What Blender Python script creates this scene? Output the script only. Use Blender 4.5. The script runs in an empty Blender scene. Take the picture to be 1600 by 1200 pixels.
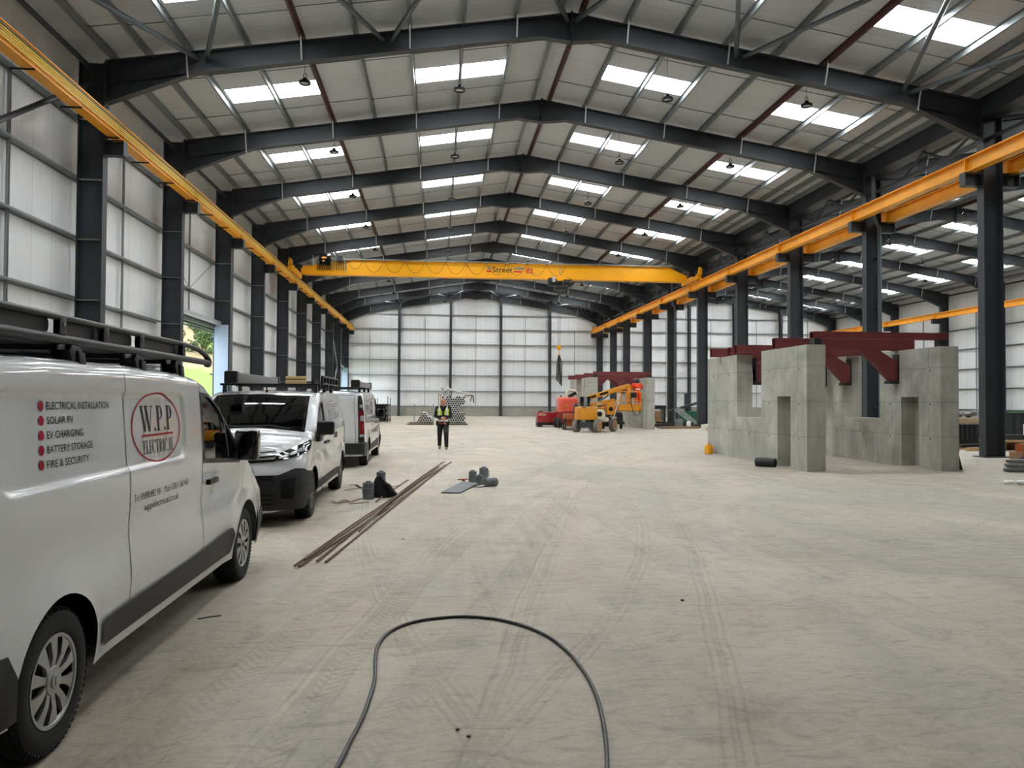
import bpy, bmesh, math, random
import numpy as np
from mathutils import Vector, Matrix
from mathutils.geometry import delaunay_2d_cdt

R = random.Random(7)
SC = bpy.context.scene
COL = SC.collection
PI = math.pi

# ------------------------------------------------------------------ camera, world, sun, exposure
YAW, PITCH, ROLL, FPX = .0976, .0217, .0052, 1172.85
fw = Vector((math.sin(YAW)*math.cos(PITCH), math.cos(YAW)*math.cos(PITCH), math.sin(PITCH)))
rt = Vector((math.cos(YAW), -math.sin(YAW), 0))
up = rt.cross(fw)
c, s = math.cos(ROLL), math.sin(ROLL)
rt2 = rt*c + up*s
up2 = up*c - rt*s
cam = bpy.data.cameras.new('camera')
cam.sensor_fit = 'HORIZONTAL'
cam.sensor_width = 36
cam.lens = FPX*36/1600
cam.clip_start = .05
cam.clip_end = 400
camo = bpy.data.objects.new('camera', cam)
COL.objects.link(camo)
M3 = Matrix((rt2, up2, -fw)).transposed()
camo.matrix_world = Matrix.Translation((0, 0, 1.7)) @ M3.to_4x4()
SC.camera = camo

w = bpy.data.worlds.new('overcast_sky')
SC.world = w
w.use_nodes = True
w.node_tree.nodes['Background'].inputs[0].default_value = (.82, .92, 1, 1)
w.node_tree.nodes['Background'].inputs[1].default_value = 7.0
sun = bpy.data.lights.new('sun', 'SUN')
sun.energy = 4.0
sun.angle = .1
sun.color = (1, .96, .88)
suno = bpy.data.objects.new('sun', sun)
COL.objects.link(suno)
suno.rotation_euler = (math.radians(42), 0, math.radians(8))

vs = SC.view_settings
SC.display_settings.display_device = 'sRGB'
vs.view_transform = 'Standard'
vs.look = 'None'
vs.gamma = 1
vs.use_curve_mapping = False
vs.exposure = 0
cy = SC.cycles
cy.use_denoising = True
cy.max_bounces = 10
cy.diffuse_bounces = 6
cy.glossy_bounces = 4
cy.transmission_bounces = 6
cy.transparent_max_bounces = 12
cy.sample_clamp_indirect = 6
cy.caustics_reflective = False
cy.caustics_refractive = False
ROOFLIGHT = 24.5

# ------------------------------------------------------------------ mesh helpers
class MB:
    def __init__(self):
        self.v, self.f, self.m = [], [], []
    def add(self, vs, fs, mi=0):
        o = len(self.v)
        self.v += [tuple(p) for p in vs]
        self.f += [tuple(i+o for i in f) for f in fs]
        self.m += [mi]*len(fs)
        return self
    def box(self, x0, x1, y0, y1, z0, z1, mi=0):
        if x0 > x1: x0, x1 = x1, x0
        if y0 > y1: y0, y1 = y1, y0
        if z0 > z1: z0, z1 = z1, z0
        v = [(x, y, z) for z in (z0, z1) for y in (y0, y1) for x in (x0, x1)]
        return self.add(v, [(0, 2, 3, 1), (4, 5, 7, 6), (0, 1, 5, 4), (2, 6, 7, 3), (0, 4, 6, 2), (1, 3, 7, 5)], mi)
    def bar(self, a, b, wx, wz, upv=(0, 0, 1), mi=0):
        """rectangular bar from a to b, width wx (sideways), height wz"""
        a, b = Vector(a), Vector(b)
        d = (b-a).normalized()
        u = Vector(upv)
        if abs(d.dot(u)) > .99: u = Vector((0, 1, 0))
        sd = d.cross(u).normalized()
        u = sd.cross(d).normalized()
        v = []
        for p in (a, b):
            for (i, j) in ((-1, -1), (1, -1), (1, 1), (-1, 1)):
                v.append(p + sd*(i*wx/2) + u*(j*wz/2))
        return self.add(v, [(3, 2, 1, 0), (4, 5, 6, 7), (0, 1, 5, 4), (1, 2, 6, 5), (2, 3, 7, 6), (3, 0, 4, 7)], mi)
    def tube(self, pts, r, n=8, closed=False, mi=0, cap=True):
        P = [Vector(p) for p in pts]
        N = len(P)
        rr = r if isinstance(r, (list, tuple)) else [r]*N
        prev = None
        v = []
        for i, p in enumerate(P):
            if closed:
                d = P[(i+1) % N]-P[i-1]
            else:
                d = P[min(i+1, N-1)]-P[max(i-1, 0)]
            d = d.normalized() if d.length > 1e-9 else Vector((0, 0, 1))
            if prev is None:
                u = Vector((0, 0, 1)) if abs(d.z) < .9 else Vector((1, 0, 0))
                u = (u-d*u.dot(d)).normalized()
            else:
                u = (prev-d*prev.dot(d))
                u = u.normalized() if u.length > 1e-6 else d.orthogonal().normalized()
            prev = u
            q = d.cross(u)
            for k in range(n):
                a = 2*PI*k/n
                v.append(p+(u*math.cos(a)+q*math.sin(a))*rr[i])
        f = []
        for i in range(N if closed else N-1):
            j = (i+1) % N
            for k in range(n):
                k2 = (k+1) % n
                f.append((i*n+k, i*n+k2, j*n+k2, j*n+k))
        if not closed and cap:
            f.append(tuple(range(n-1, -1, -1)))
            f.append(tuple((N-1)*n+k for k in range(n)))
        return self.add(v, f, mi)
    def lathe(self, prof, n=24, axis='z', c=(0, 0, 0), mi=0, mis=None, caps=True):
        """prof: list of (r, h) along axis"""
        v, f = [], []
        for (r, h) in prof:
            for k in range(n):
                a = 2*PI*k/n
                p = (r*math.cos(a), r*math.sin(a), h)
                if axis == 'x': p = (p[2], p[0], p[1])
                if axis == 'y': p = (p[1], p[2], p[0])
                v.append((p[0]+c[0], p[1]+c[1], p[2]+c[2]))
        o = len(self.f)
        for i in range(len(prof)-1):
            for k in range(n):
                k2 = (k+1) % n
                f.append((i*n+k, i*n+k2, (i+1)*n+k2, (i+1)*n+k))
        self.add(v, f, mi)
        if mis:
            for i in range(len(prof)-1):
                for k in range(n): self.m[o+i*n+k] = mis[i]
        if caps:
            b = len(self.v)-len(v)
            self.f.append(tuple(b+k for k in range(n-1, -1, -1))); self.m.append(mis[0] if mis else mi)
            self.f.append(tuple(b+(len(prof)-1)*n+k for k in range(n))); self.m.append(mis[-1] if mis else mi)
        return self
    def prism(self, poly, a, b, plane='xz', mi=0):
        """extrude 2D polygon; plane xz -> along y from a to b; yz -> along x; xy -> along z"""
        def P(p, t):
            return {'xz': (p[0], t, p[1]), 'yz': (t, p[0], p[1]), 'xy': (p[0], p[1], t)}[plane]
        n = len(poly)
        v = [P(p, a) for p in poly]+[P(p, b) for p in poly]
        f = [tuple(range(n-1, -1, -1)), tuple(range(n, 2*n))]
        f += [(i, (i+1) % n, n+(i+1) % n, n+i) for i in range(n)]
        return self.add(v, f, mi)
    def ellipsoid(self, c, r, nu=16, nv=10, mi=0, rot=None):
        v, f = [], []
        for i in range(nv+1):
            t = PI*i/nv
            for k in range(nu):
                a = 2*PI*k/nu
                p = Vector((r[0]*math.sin(t)*math.cos(a), r[1]*math.sin(t)*math.sin(a), r[2]*math.cos(t)))
                if rot: p = rot @ p
                v.append(p+Vector(c))
        for i in range(nv):
            for k in range(nu):
                k2 = (k+1) % nu
                f.append((i*nu+k, (i+1)*nu+k, (i+1)*nu+k2, i*nu+k2))
        return self.add(v, f, mi)
    def xf(self, M):
        self.v = [tuple(M @ Vector(p)) for p in self.v]
        return self
    def join(self, o):
        n = len(self.v)
        self.v += o.v; self.f += [tuple(i+n for i in f) for f in o.f]; self.m += o.m
        return self


def mesh(name, mb, mats, smooth=None, merge=False, bevel=0, bseg=2):
    me = bpy.data.meshes.new(name)
    me.from_pydata([tuple(p) for p in mb.v], [], mb.f)
    for m in (mats if isinstance(mats, (list, tuple)) else [mats]): me.materials.append(m)
    me.polygons.foreach_set('material_index', mb.m)
    bm = bmesh.new(); bm.from_mesh(me)
    if merge: bmesh.ops.remove_doubles(bm, verts=bm.verts, dist=.0008)
    bmesh.ops.dissolve_degenerate(bm, dist=1e-6, edges=bm.edges)
    bmesh.ops.recalc_face_normals(bm, faces=bm.faces)
    if bevel:
        es = [e for e in bm.edges if len(e.link_faces) == 2 and e.calc_face_angle(0) > .6]
        bmesh.ops.bevel(bm, geom=es, offset=bevel, segments=bseg, profile=.6, affect='EDGES', clamp_overlap=True)
    bm.to_mesh(me); bm.free()
    if smooth is None and bevel: smooth = 40
    if smooth:
        me.polygons.foreach_set('use_smooth', [True]*len(me.polygons))
        me.set_sharp_from_angle(angle=math.radians(smooth))
    me.update()
    return me


def tag(o, label=None, cat=None, group=None, kind=None):
    if label: o['label'] = label
    if cat: o['category'] = cat
    if group: o['group'] = group
    if kind: o['kind'] = kind
    return o


def obj(name, mb, mats, parent=None, loc=None, label=None, cat=None, group=None, kind=None, **k):
    me = mb if isinstance(mb, bpy.types.Mesh) else mesh(name, mb, mats, **k)
    o = bpy.data.objects.new(name, me)
    COL.objects.link(o)
    if parent is not None: o.parent = parent
    if loc is not None: o.location = loc
    return tag(o, label, cat, group, kind)


def thing(name, loc, rz=0, label=None, cat=None, group=None, kind=None):
    o = bpy.data.objects.new(name, None)
    o.empty_display_size = .2
    COL.objects.link(o)
    o.location = loc
    o.rotation_euler = (0, 0, rz)
    return tag(o, label, cat, group, kind)


def copy_tree(o, parent=None):
    c = o.copy(); COL.objects.link(c)
    if parent is not None: c.parent = parent
    for ch in list(o.children): copy_tree(ch, c)
    return c


ORD = ['first', 'second', 'third', 'fourth', 'fifth', 'sixth', 'seventh', 'eighth', 'ninth', 'tenth', 'eleventh', 'twelfth', 'thirteenth', 'fourteenth', 'fifteenth', 'sixteenth']

# ------------------------------------------------------------------ materials
def lin(c):
    return tuple(((x/255)/12.92 if x/255 <= .04045 else ((x/255+.055)/1.055)**2.4) for x in c)


class NT:
    def __init__(self, m):
        m.use_nodes = True
        self.t = m.node_tree
        self.n = self.t.nodes
        self.b = self.n.get('Principled BSDF')
    def new(self, ty, **kw):
        nd = self.n.new(ty)
        for k, v in kw.items():
            if k.startswith('i_'):
                self.set(nd.inputs[k[2:].replace('_', ' ')], v)
            elif k[0] == 'q' and k[1:].isdigit():
                self.set(nd.inputs[int(k[1:])], v)
            else: setattr(nd, k, v)
        return nd
    def set(self, sock, v):
        if isinstance(v, bpy.types.NodeSocket): self.t.links.new(v, sock)
        else: sock.default_value = v
    def math(self, op, a, b=None, c=None, clamp=False):
        nd = self.n.new('ShaderNodeMath'); nd.operation = op; nd.use_clamp = clamp
        self.set(nd.inputs[0], a)
        if b is not None: self.set(nd.inputs[1], b)
        if c is not None: self.set(nd.inputs[2], c)
        return nd.outputs[0]
    def mix(self, fac, a, b, blend='MIX'):
        nd = self.n.new('ShaderNodeMix'); nd.data_type = 'RGBA'; nd.blend_type = blend
        self.set(nd.inputs[0], fac)
        for i, v in ((6, a), (7, b)):
            if isinstance(v, (tuple, list)) and len(v) == 3: v = (*v, 1)
            self.set(nd.inputs[i], v)
        return nd.outputs[2]
    def noise(self, vec, scale, detail=4, rough=.55, dist=0):
        nd = self.n.new('ShaderNodeTexNoise')
        if vec is not None: self.set(nd.inputs['Vector'], vec)
        nd.inputs['Scale'].default_value = scale
        nd.inputs['Detail'].default_value = detail
        nd.inputs['Roughness'].default_value = rough
        nd.inputs['Distortion'].default_value = dist
        return nd.outputs[0]
    def ramp(self, v, lo, hi):
        nd = self.n.new('ShaderNodeMapRange'); nd.clamp = True
        self.set(nd.inputs[0], v)
        nd.inputs[1].default_value = lo; nd.inputs[2].default_value = hi
        return nd.outputs[0]
    def vmul(self, v, sc):
        nd = self.n.new('ShaderNodeVectorMath'); nd.operation = 'MULTIPLY'
        self.set(nd.inputs[0], v); nd.inputs[1].default_value = sc
        return nd.outputs[0]
    def bump(self, h, strength, dist=.01):
        nd = self.n.new('ShaderNodeBump')
        nd.inputs['Strength'].default_value = strength
        nd.inputs['Distance'].default_value = dist
        self.set(nd.inputs['Height'], h)
        self.t.links.new(nd.outputs[0], self.b.inputs['Normal'])


def mat(name, rgb, rough=.5, metal=0, var=0, vscale=3, bump=0, bscale=60, coat=0, spec=.5, dirt=None):
    """rgb in 0-255 sRGB"""
    m = bpy.data.materials.new(name)
    t = NT(m)
    col = lin(rgb)
    t.b.inputs['Roughness'].default_value = rough
    t.b.inputs['Metallic'].default_value = metal
    t.b.inputs['Specular IOR Level'].default_value = spec
    t.b.inputs['Coat Weight'].default_value = coat
    t.b.inputs['Coat Roughness'].default_value = .04
    t.b.inputs['Base Color'].default_value = (*col, 1)
    m.diffuse_color = (*col, 1)
    if var or bump:
        co = t.new('ShaderNodeTexCoord').outputs['Object']
        if var:
            n = t.noise(co, vscale, 5, .6)
            k = t.ramp(n, .3, .7)
            d = tuple(x*(1-var) for x in col) if dirt is None else lin(dirt)
            t.set(t.b.inputs['Base Color'], t.mix(k, d, tuple(min(1, x*(1+var*.5)) for x in col)))
        if bump:
            t.bump(t.noise(co, bscale, 4, .6), bump, .01)
    return m


def sheet_mat(name, rgb, axis, pitch, seam, rough=.45, var=.04, bstr=.35):
    """profiled sheet: fine ribs along one axis and joints every `seam` metres"""
    m = bpy.data.materials.new(name)
    t = NT(m)
    g = t.new('ShaderNodeNewGeometry')
    sp = t.new('ShaderNodeSeparateXYZ', q0=g.outputs['Position'])
    p = sp.outputs[axis]
    fr = t.math('FRACT', t.math('DIVIDE', p, seam))
    line = t.math('LESS_THAN', fr, .014)
    rib = t.math('SINE', t.math('MULTIPLY', p, 2*PI/pitch))
    n = t.ramp(t.noise(g.outputs['Position'], .7, 5), .3, .7)
    col = lin(rgb)
    a = t.mix(n, tuple(x*(1-var) for x in col), tuple(min(1, x*(1+var)) for x in col))
    # each sheet a hair different in tone
    cell = t.math('FLOOR', t.math('DIVIDE', p, seam))
    wn = t.new('ShaderNodeTexWhiteNoise', noise_dimensions='1D')
    t.set(wn.inputs['W'], cell)
    a = t.mix(t.math('MULTIPLY', wn.outputs['Value'], .06), a, (.2, .2, .2))
    fine = t.math('GREATER_THAN', rib, .86)
    a = t.mix(t.math('MULTIPLY', fine, .09), a, (.25, .26, .26))
    a = t.mix(t.math('MULTIPLY', line, .55), a, (.12, .12, .12))
    t.set(t.b.inputs['Base Color'], a)
    t.b.inputs['Roughness'].default_value = rough
    t.bump(t.math('SUBTRACT', rib, t.math('MULTIPLY', line, 3)), bstr, .006)
    return m


def emit_mat(name, col, strength):
    m = bpy.data.materials.new(name)
    t = NT(m)
    g = t.new('ShaderNodeNewGeometry')
    sp = t.new('ShaderNodeSeparateXYZ', q0=g.outputs['Position'])
    rib = t.math('SINE', t.math('MULTIPLY', sp.outputs[1], 2*PI/.2))
    k = t.math('MULTIPLY_ADD', rib, .05, .95)
    t.b.inputs['Base Color'].default_value = (.8, .8, .8, 1)
    t.b.inputs['Emission Color'].default_value = (*col, 1)
    t.set(t.b.inputs['Emission Strength'], t.math('MULTIPLY', k, strength))
    return m


def glass_mat(name, tint, refl=.06):
    m = bpy.data.materials.new(name)
    t = NT(m)
    out = t.n['Material Output']
    tr = t.new('ShaderNodeBsdfTransparent', i_Color=(*tint, 1))
    gl = t.new('ShaderNodeBsdfGlossy', i_Roughness=.01)
    fr = t.new('ShaderNodeFresnel', i_IOR=1.5)
    mx = t.new('ShaderNodeMixShader', q0=t.math('ADD', fr.outputs[0], refl, clamp=True), q1=tr.outputs[0], q2=gl.outputs[0])
    t.t.links.new(mx.outputs[0], out.inputs[0])
    return m


def circle3(a, b, c):
    """centre and radius of the circle through three points"""
    (ax, ay), (bx, by), (cx, cy) = a, b, c
    d = 2*(ax*(by-cy)+bx*(cy-ay)+cx*(ay-by))
    ux = ((ax*ax+ay*ay)*(by-cy)+(bx*bx+by*by)*(cy-ay)+(cx*cx+cy*cy)*(ay-by))/d
    uy = ((ax*ax+ay*ay)*(cx-bx)+(bx*bx+by*by)*(ax-cx)+(cx*cx+cy*cy)*(bx-ax))/d
    return ux, uy, math.hypot(ax-ux, ay-uy)


def floor_mat():
    m = bpy.data.materials.new('dusty_concrete_floor')
    t = NT(m)
    g = t.new('ShaderNodeNewGeometry')
    pos = g.outputs['Position']
    sp = t.new('ShaderNodeSeparateXYZ', q0=pos)
    X, Y = sp.outputs[0], sp.outputs[1]
    tan, pale, grey, slate, brown = lin((184, 170, 150)), lin((205, 195, 178)), lin((168, 164, 152)), lin((138, 137, 130)), lin((126, 113, 97))
    # tan dust everywhere, thinner (greyer) in the open middle of the floor
    base = t.mix(t.ramp(t.noise(pos, .45, 6, .62, .8), .34, .66), tan, pale)
    worn = t.ramp(t.math('ADD', t.noise(t.vmul(pos, (.5, .22, 1)), .8, 5, .6, .8), t.math('MULTIPLY', t.math('SUBTRACT', X, 1.0), .018)), .42, .66)
    base = t.mix(t.math('MULTIPLY', worn, .75), base, grey)
    p1 = t.ramp(t.noise(t.vmul(pos, (.8, .6, 1)), 1.3, 8, .68, 1.4), .50, .70)
    base = t.mix(t.math('MULTIPLY', p1, .42), base, slate)
    # broom and squeegee swirls, a hand's width apart
    sw = t.noise(t.vmul(pos, (1.3, 3.2, 1)), 1.5, 7, .72, 2.2)
    base = t.mix(t.math('MULTIPLY', t.ramp(sw, .50, .66), .42), base, pale)
    base = t.mix(t.math('MULTIPLY', t.ramp(sw, .48, .34), .38), base, brown)
    sw2 = t.noise(t.vmul(pos, (3.0, 9.0, 1)), 1.7, 6, .75, 3.0)
    base = t.mix(t.math('MULTIPLY', t.ramp(sw2, .53, .66), .30), base, brown)
    # fine streaks along the driving lanes
    lane = t.noise(t.vmul(pos, (7, .30, 1)), 1.1, 5, .7, .5)
    lm = t.ramp(t.noise(t.vmul(pos, (.3, .1, 1)), 1, 3), .44, .60)
    base = t.mix(t.math('MULTIPLY', t.math('MULTIPLY', t.ramp(lane, .52, .64), lm), .34), base, brown)
    base = t.mix(t.math('MULTIPLY', t.math('MULTIPLY', t.ramp(lane, .46, .34), lm), .26), base, pale)
    fs = t.ramp(t.noise(pos, 26, 4, .75), .45, .72)
    base = t.mix(t.math('MULTIPLY', fs, .20), base, brown)
    wob = t.math('MULTIPLY_ADD', t.noise(pos, .6, 2), .16, -.08)
    brk = t.math('MULTIPLY_ADD', t.ramp(t.noise(pos, 1.1, 5, .65), .34, .60), .8, .2)
    acc = None
    def arc(pts, kind, hw, sg):
        nonlocal acc
        cx, cyy, rr = circle3(*pts)
        dx = t.math('SUBTRACT', X, cx); dy = t.math('SUBTRACT', Y, cyy)
        d = t.math('SQRT', t.math('ADD', t.math('MULTIPLY', dx, dx), t.math('MULTIPLY', dy, dy)))
        e = t.math('ABSOLUTE', t.math('ADD', t.math('SUBTRACT', d, rr), wob))
        k = t.math('SUBTRACT', 1, t.ramp(e, hw*.7, hw))
        if kind == 'tread':
            sarc = t.math('MULTIPLY', t.math('ARCTAN2', dy, dx), rr)
            ph = t.math('SINE', t.math('MULTIPLY', t.math('MULTIPLY_ADD', e, 1.1, sarc), 2*PI/.085))
            k = t.math('MULTIPLY', k, t.math('MULTIPLY_ADD', t.ramp(ph, 0, .6), .75, .25))
            rim = t.math('SUBTRACT', 1, t.ramp(t.math('ABSOLUTE', t.math('SUBTRACT', e, hw)), .008, .022))
            k = t.math('MAXIMUM', k, t.math('MULTIPLY', rim, .8))
        if kind == 'lines':
            ph = t.math('SINE', t.math('MULTIPLY', e, 2*PI/.06))
            k = t.math('MULTIPLY', k, t.ramp(ph, .1, .7))
        k = t.math('MULTIPLY', k, sg)
        acc = k if acc is None else t.math('MAXIMUM', acc, k)
    arc([(1.95, 13.7), (.07, 8.05), (-.57, 5.03)], 'tread', .10, 0.35)
    arc([(1.27, 8.85), (.586, 5.88), (.11, 3.51)], 'thin', .014, 0.32)
    arc([(1.41, 8.84), (.70, 5.87), (.25, 3.9)], 'lines', .09, 0.23)
    arc([(.78, 12.1), (.05, 8.94), (-.57, 5.65)], 'lines', .12, 0.26)
    arc([(2.11, 7.74), (2.99, 11.3), (3.24, 14.7)], 'lines', .11, 0.23)
    arc([(3.9, 30.8), (2.47, 14.7), (.72, 7.27)], 'tread', .12, 0.23)
    arc([(5.6, 30), (4.3, 14.7), (2.6, 7.27)], 'lines', .14, 0.23)
    arc([(-1.7, 9.5), (-1.2, 7.2), (-1.5, 5.2)], 'tread', .11, 0.20)
    arc([(5.5, 6.5), (4.2, 9.5), (6.5, 13.5)], 'lines', .12, 0.21)
    arc([(8, 6), (6, 10), (2.6, 17)], 'thin', .016, 0.23)
    arc([(12, 9), (9, 13), (3, 24)], 'lines', .13, 0.20)
    arc([(2.2, 17.3), (4, 22), (9.5, 33)], 'tread', .14, 0.23)
    arc([(-1.0, 17), (1.0, 26), (6.5, 36)], 'lines', .16, 0.23)
    arc([(-6, 38), (3, 33), (14, 30)], 'lines', .18, 0.20)
    arc([(16, 11), (9, 15.2), (4.5, 20)], 'tread', .13, 0.17)
    acc = t.math('MULTIPLY', acc, brk)
    base = t.mix(acc, base, lin((108, 98, 84)))
    # scattered grit
    vo = t.new('ShaderNodeTexVoronoi', i_Scale=2.2)
    t.set(vo.inputs['Vector'], t.vmul(pos, (1, 1, 0)))
    grit = t.math('LESS_THAN', vo.outputs['Distance'], .018)
    base = t.mix(t.math('MULTIPLY', grit, .7), base, lin((52, 48, 44)))
    # earth tracked in around the concrete walls
    dx = t.math('SUBTRACT', X, 11); dy = t.math('MULTIPLY', t.math('SUBTRACT', Y, 17.6), 1.5)
    dd = t.math('SQRT', t.math('ADD', t.math('MULTIPLY', dx, dx), t.math('MULTIPLY', dy, dy)))
    earth = t.math('MULTIPLY', t.ramp(dd, 7, 2), t.ramp(t.noise(t.vmul(pos, (1, 3, 1)), 1.1, 7, .7, 1.2), .46, .66))
    base = t.mix(t.math('MULTIPLY', earth, .5), base, lin((142, 118, 94)))
    t.set(t.b.inputs['Base Color'], base)
    t.set(t.b.inputs['Roughness'], t.math('MULTIPLY_ADD', t.noise(pos, 2, 3), .2, .55))
    t.b.inputs['Specular IOR Level'].default_value = .3
    h = t.math('ADD', t.math('MULTIPLY', t.noise(pos, 60, 4, .7), .5), t.math('MULTIPLY', acc, -1.2))
    h = t.math('ADD', h, t.math('MULTIPLY', sw2, 1.5))
    t.bump(h, .45, .010)
    return m


def cast_mat():
    """board-cast concrete: blotchy grey with form joints every 0.85 m in height and staggered in length"""
    m = bpy.data.materials.new('cast_concrete')
    t = NT(m)
    co = t.new('ShaderNodeTexCoord').outputs['Object']
    sp = t.new('ShaderNodeSeparateXYZ', q0=co)
    base = t.mix(t.ramp(t.noise(co, .9, 7, .65, .5), .33, .68), lin((150, 149, 140)), lin((194, 193, 183)))
    st = t.ramp(t.noise(t.vmul(co, (7, 7, .6)), 1, 6, .7), .45, .75)
    base = t.mix(t.math('MULTIPLY', st, .35), base, lin((112, 110, 101)))
    bl = t.ramp(t.noise(t.vmul(co, (1.6, 1.6, .8)), 1.3, 4, .6, 1), .60, .72)
    base = t.mix(t.math('MULTIPLY', bl, .45), base, lin((190, 189, 180)))
    spk = t.ramp(t.noise(co, 55, 3, .7), .55, .8)
    base = t.mix(t.math('MULTIPLY', spk, .3), base, lin((88, 86, 80)))
    jz = t.math('LESS_THAN', t.math('FRACT', t.math('DIVIDE', t.math('ADD', sp.outputs[2], .03), .865)), .014)
    lev = t.math('FLOOR', t.math('DIVIDE', t.math('ADD', sp.outputs[2], .03), .865))
    jy = t.math('LESS_THAN', t.math('FRACT', t.math('DIVIDE', t.math('ADD', t.math('ADD', sp.outputs[1], .4), t.math('MULTIPLY', t.math('FLOORED_MODULO', lev, 2), .7)), 1.55)), .008)
    j = t.math('MAXIMUM', jz, jy)
    base = t.mix(t.math('MULTIPLY', j, .6), base, lin((84, 82, 76)))
    t.set(t.b.inputs['Base Color'], base)
    t.b.inputs['Roughness'].default_value = .85
    h = t.math('SUBTRACT', t.noise(co, 30, 5, .65), t.math('MULTIPLY', j, 1.5))
    t.bump(h, .35, .01)
    return m


M_STEEL = mat('anthracite_steel', (50, 55, 60), .45, var=.12, vscale=.8, spec=.4)
M_STEEL2 = mat('bracing_steel', (84, 92, 96), .4, .3, var=.12, vscale=1.5)
M_GALV = mat('galvanised_steel', (138, 144, 145), .42, .45, var=.16, vscale=2)
M_GALVB = mat('bright_galvanised', (196, 200, 200), .35, .5, var=.1, vscale=4)
M_RED_PURLIN = mat('red_oxide_purlin', (84, 46, 46), .5, .1, var=.15)
M_OXIDE = mat('red_oxide_primer', (112, 47, 47), .6, var=.22, vscale=2.5, bump=.08, bscale=20)
M_YEL = mat('crane_yellow', (238, 168, 22), .38, var=.08, vscale=1.2, spec=.4)
M_YEL2 = mat('rail_orange_yellow', (236, 162, 34), .45, var=.1, vscale=1.5)
M_BLACK = mat('black_plastic', (17, 17, 18), .45, var=.15)
M_BLACKG = mat('gloss_black', (10, 10, 11), .12, coat=.6)
M_DARK = mat('void_shade_black', (8, 8, 8), .9)  # near-black, also stands in for shade inside holes, slots and bores
M_RUBBER = mat('tyre_rubber', (24, 24, 24), .8, bump=.15, bscale=90)
M_FLOOR = floor_mat()
M_CAST = cast_mat()
M_PLINTH = mat('plinth_concrete', (158, 154, 146), .85, var=.14, vscale=1.2, bump=.15, bscale=25)
M_WALLY = sheet_mat('white_wall_sheet_side', (226, 228, 228), 1, .125, 1.0)
M_WALLX = sheet_mat('white_wall_sheet_end', (232, 233, 233), 0, .125, 1.0)
M_ROOF = sheet_mat('grey_roof_sheet', (186, 190, 194), 1, .1667, 1.0, rough=.4, bstr=.3)
M_LIGHT = emit_mat('translucent_rooflight', (.93, .975, 1), ROOFLIGHT)
M_CABLE = mat('black_cable', (30, 31, 33), .4)
M_REDM = mat('machine_red', (150, 26, 34), .4, coat=.3, var=.1)
# ------------------------------------------------------------------ building frame
YF = [15.47, 21.97, 28.47, 34.96, 41.46, 47.95, 54.45, 60.95, 68.0, 73.2, 79.6]
YBACK = 80.0
YFRONT = -30.0
YALL = [2.48, 8.97] + YF
XC, XW = -9.36, -10.28           # inner face of wall columns, wall sheet face
XV0, XV1 = 16.95, 17.6           # faces of the valley columns
XR, XRW = 43.2, 44.15            # inner face of far columns, far wall sheet face
APX = (3.88, 30.4)
PITCH_S = .158
RIDGE = 13.27
def ztop(x, a): return RIDGE-PITCH_S*abs(x-a)

BAYNAME = {15.47: 'frame over the front van', 21.97: 'nearest visible frame', 28.47: 'frame before the open doorway', 34.96: 'frame past the open doorway', 41.46: 'frame just before the crane', 47.95: 'frame beside the crane',
           54.45: 'frame just beyond the crane', 60.95: 'second frame beyond the crane', 68.0: 'third frame beyond the crane', 73.2: 'frame next to end frame', 79.6: 'end frame'}

# floor
obj('floor', MB().box(-10.6, 44.6, YFRONT-.5, YBACK+.4, -.3, 0), M_FLOOR, kind='structure', label='dusty pale concrete floor with tyre tracks', cat='floor')

# side wall sheets with the doorway openings
DOORS = [(29.3, 35.72, 5.05), (73.9, 79.75, 5.05)]
def wall_cells(x0, x1, ycuts, zcuts, holes):
    mb = MB()
    for a, b in zip(ycuts[:-1], ycuts[1:]):
        for c_, d in zip(zcuts[:-1], zcuts[1:]):
            ym, zm = (a+b)/2, (c_+d)/2
            if any(h[0] < ym < h[1] and zm < h[2] for h in holes): continue
            mb.box(x0, x1, a, b, c_, d)
    return mb
yc = [YFRONT, DOORS[0][0], DOORS[0][1], DOORS[1][0], DOORS[1][1], YBACK]
obj('wall_left', wall_cells(XW-.08, XW, yc, [0, 5.05, 11.3], DOORS), M_WALLY, kind='structure', label='white ribbed sheet wall with two open doorways', cat='wall')
obj('wall_right', MB().box(XRW, XRW+.08, YFRONT, YBACK, 0, 11.3), M_WALLY, kind='structure', label='white ribbed sheet wall beyond the second bay', cat='wall')
GZ = 13.55
def gable(a):
    xs = (XW, 17.28) if a == APX[0] else (17.28, XRW)
    return [(xs[0], 0), (xs[1], 0), (xs[1], ztop(xs[1], a)+.28), (a, GZ), (xs[0], ztop(xs[0], a)+.28)]
g = MB()
for a in APX: g.prism(gable(a), YBACK, YBACK+.08, 'xz')
obj('wall_back', g, M_WALLX, kind='structure', label='white ribbed end wall of the hall', cat='wall')
g = MB()
for a in APX: g.prism(gable(a), YFRONT-.08, YFRONT, 'xz')
obj('wall_front', g, M_WALLX, kind='structure', label='white ribbed end wall behind the vans', cat='wall')
obj('baseboard_back', MB().box(XW, XRW, YBACK-.16, YBACK, 0, 1.0), M_PLINTH, kind='structure', label='low grey concrete plinth along the end wall', cat='plinth')
obj('baseboard_left', wall_cells(XW, XW+.14, yc, [0, 1.0], DOORS), M_PLINTH, kind='structure', label='low grey concrete plinth under the white side wall', cat='plinth')
obj('baseboard_right', MB().box(XRW-.14, XRW, YFRONT, YBACK-.16, 0, 1.0), M_PLINTH, kind='structure', label='low grey concrete plinth of the far side wall', cat='plinth')

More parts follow.
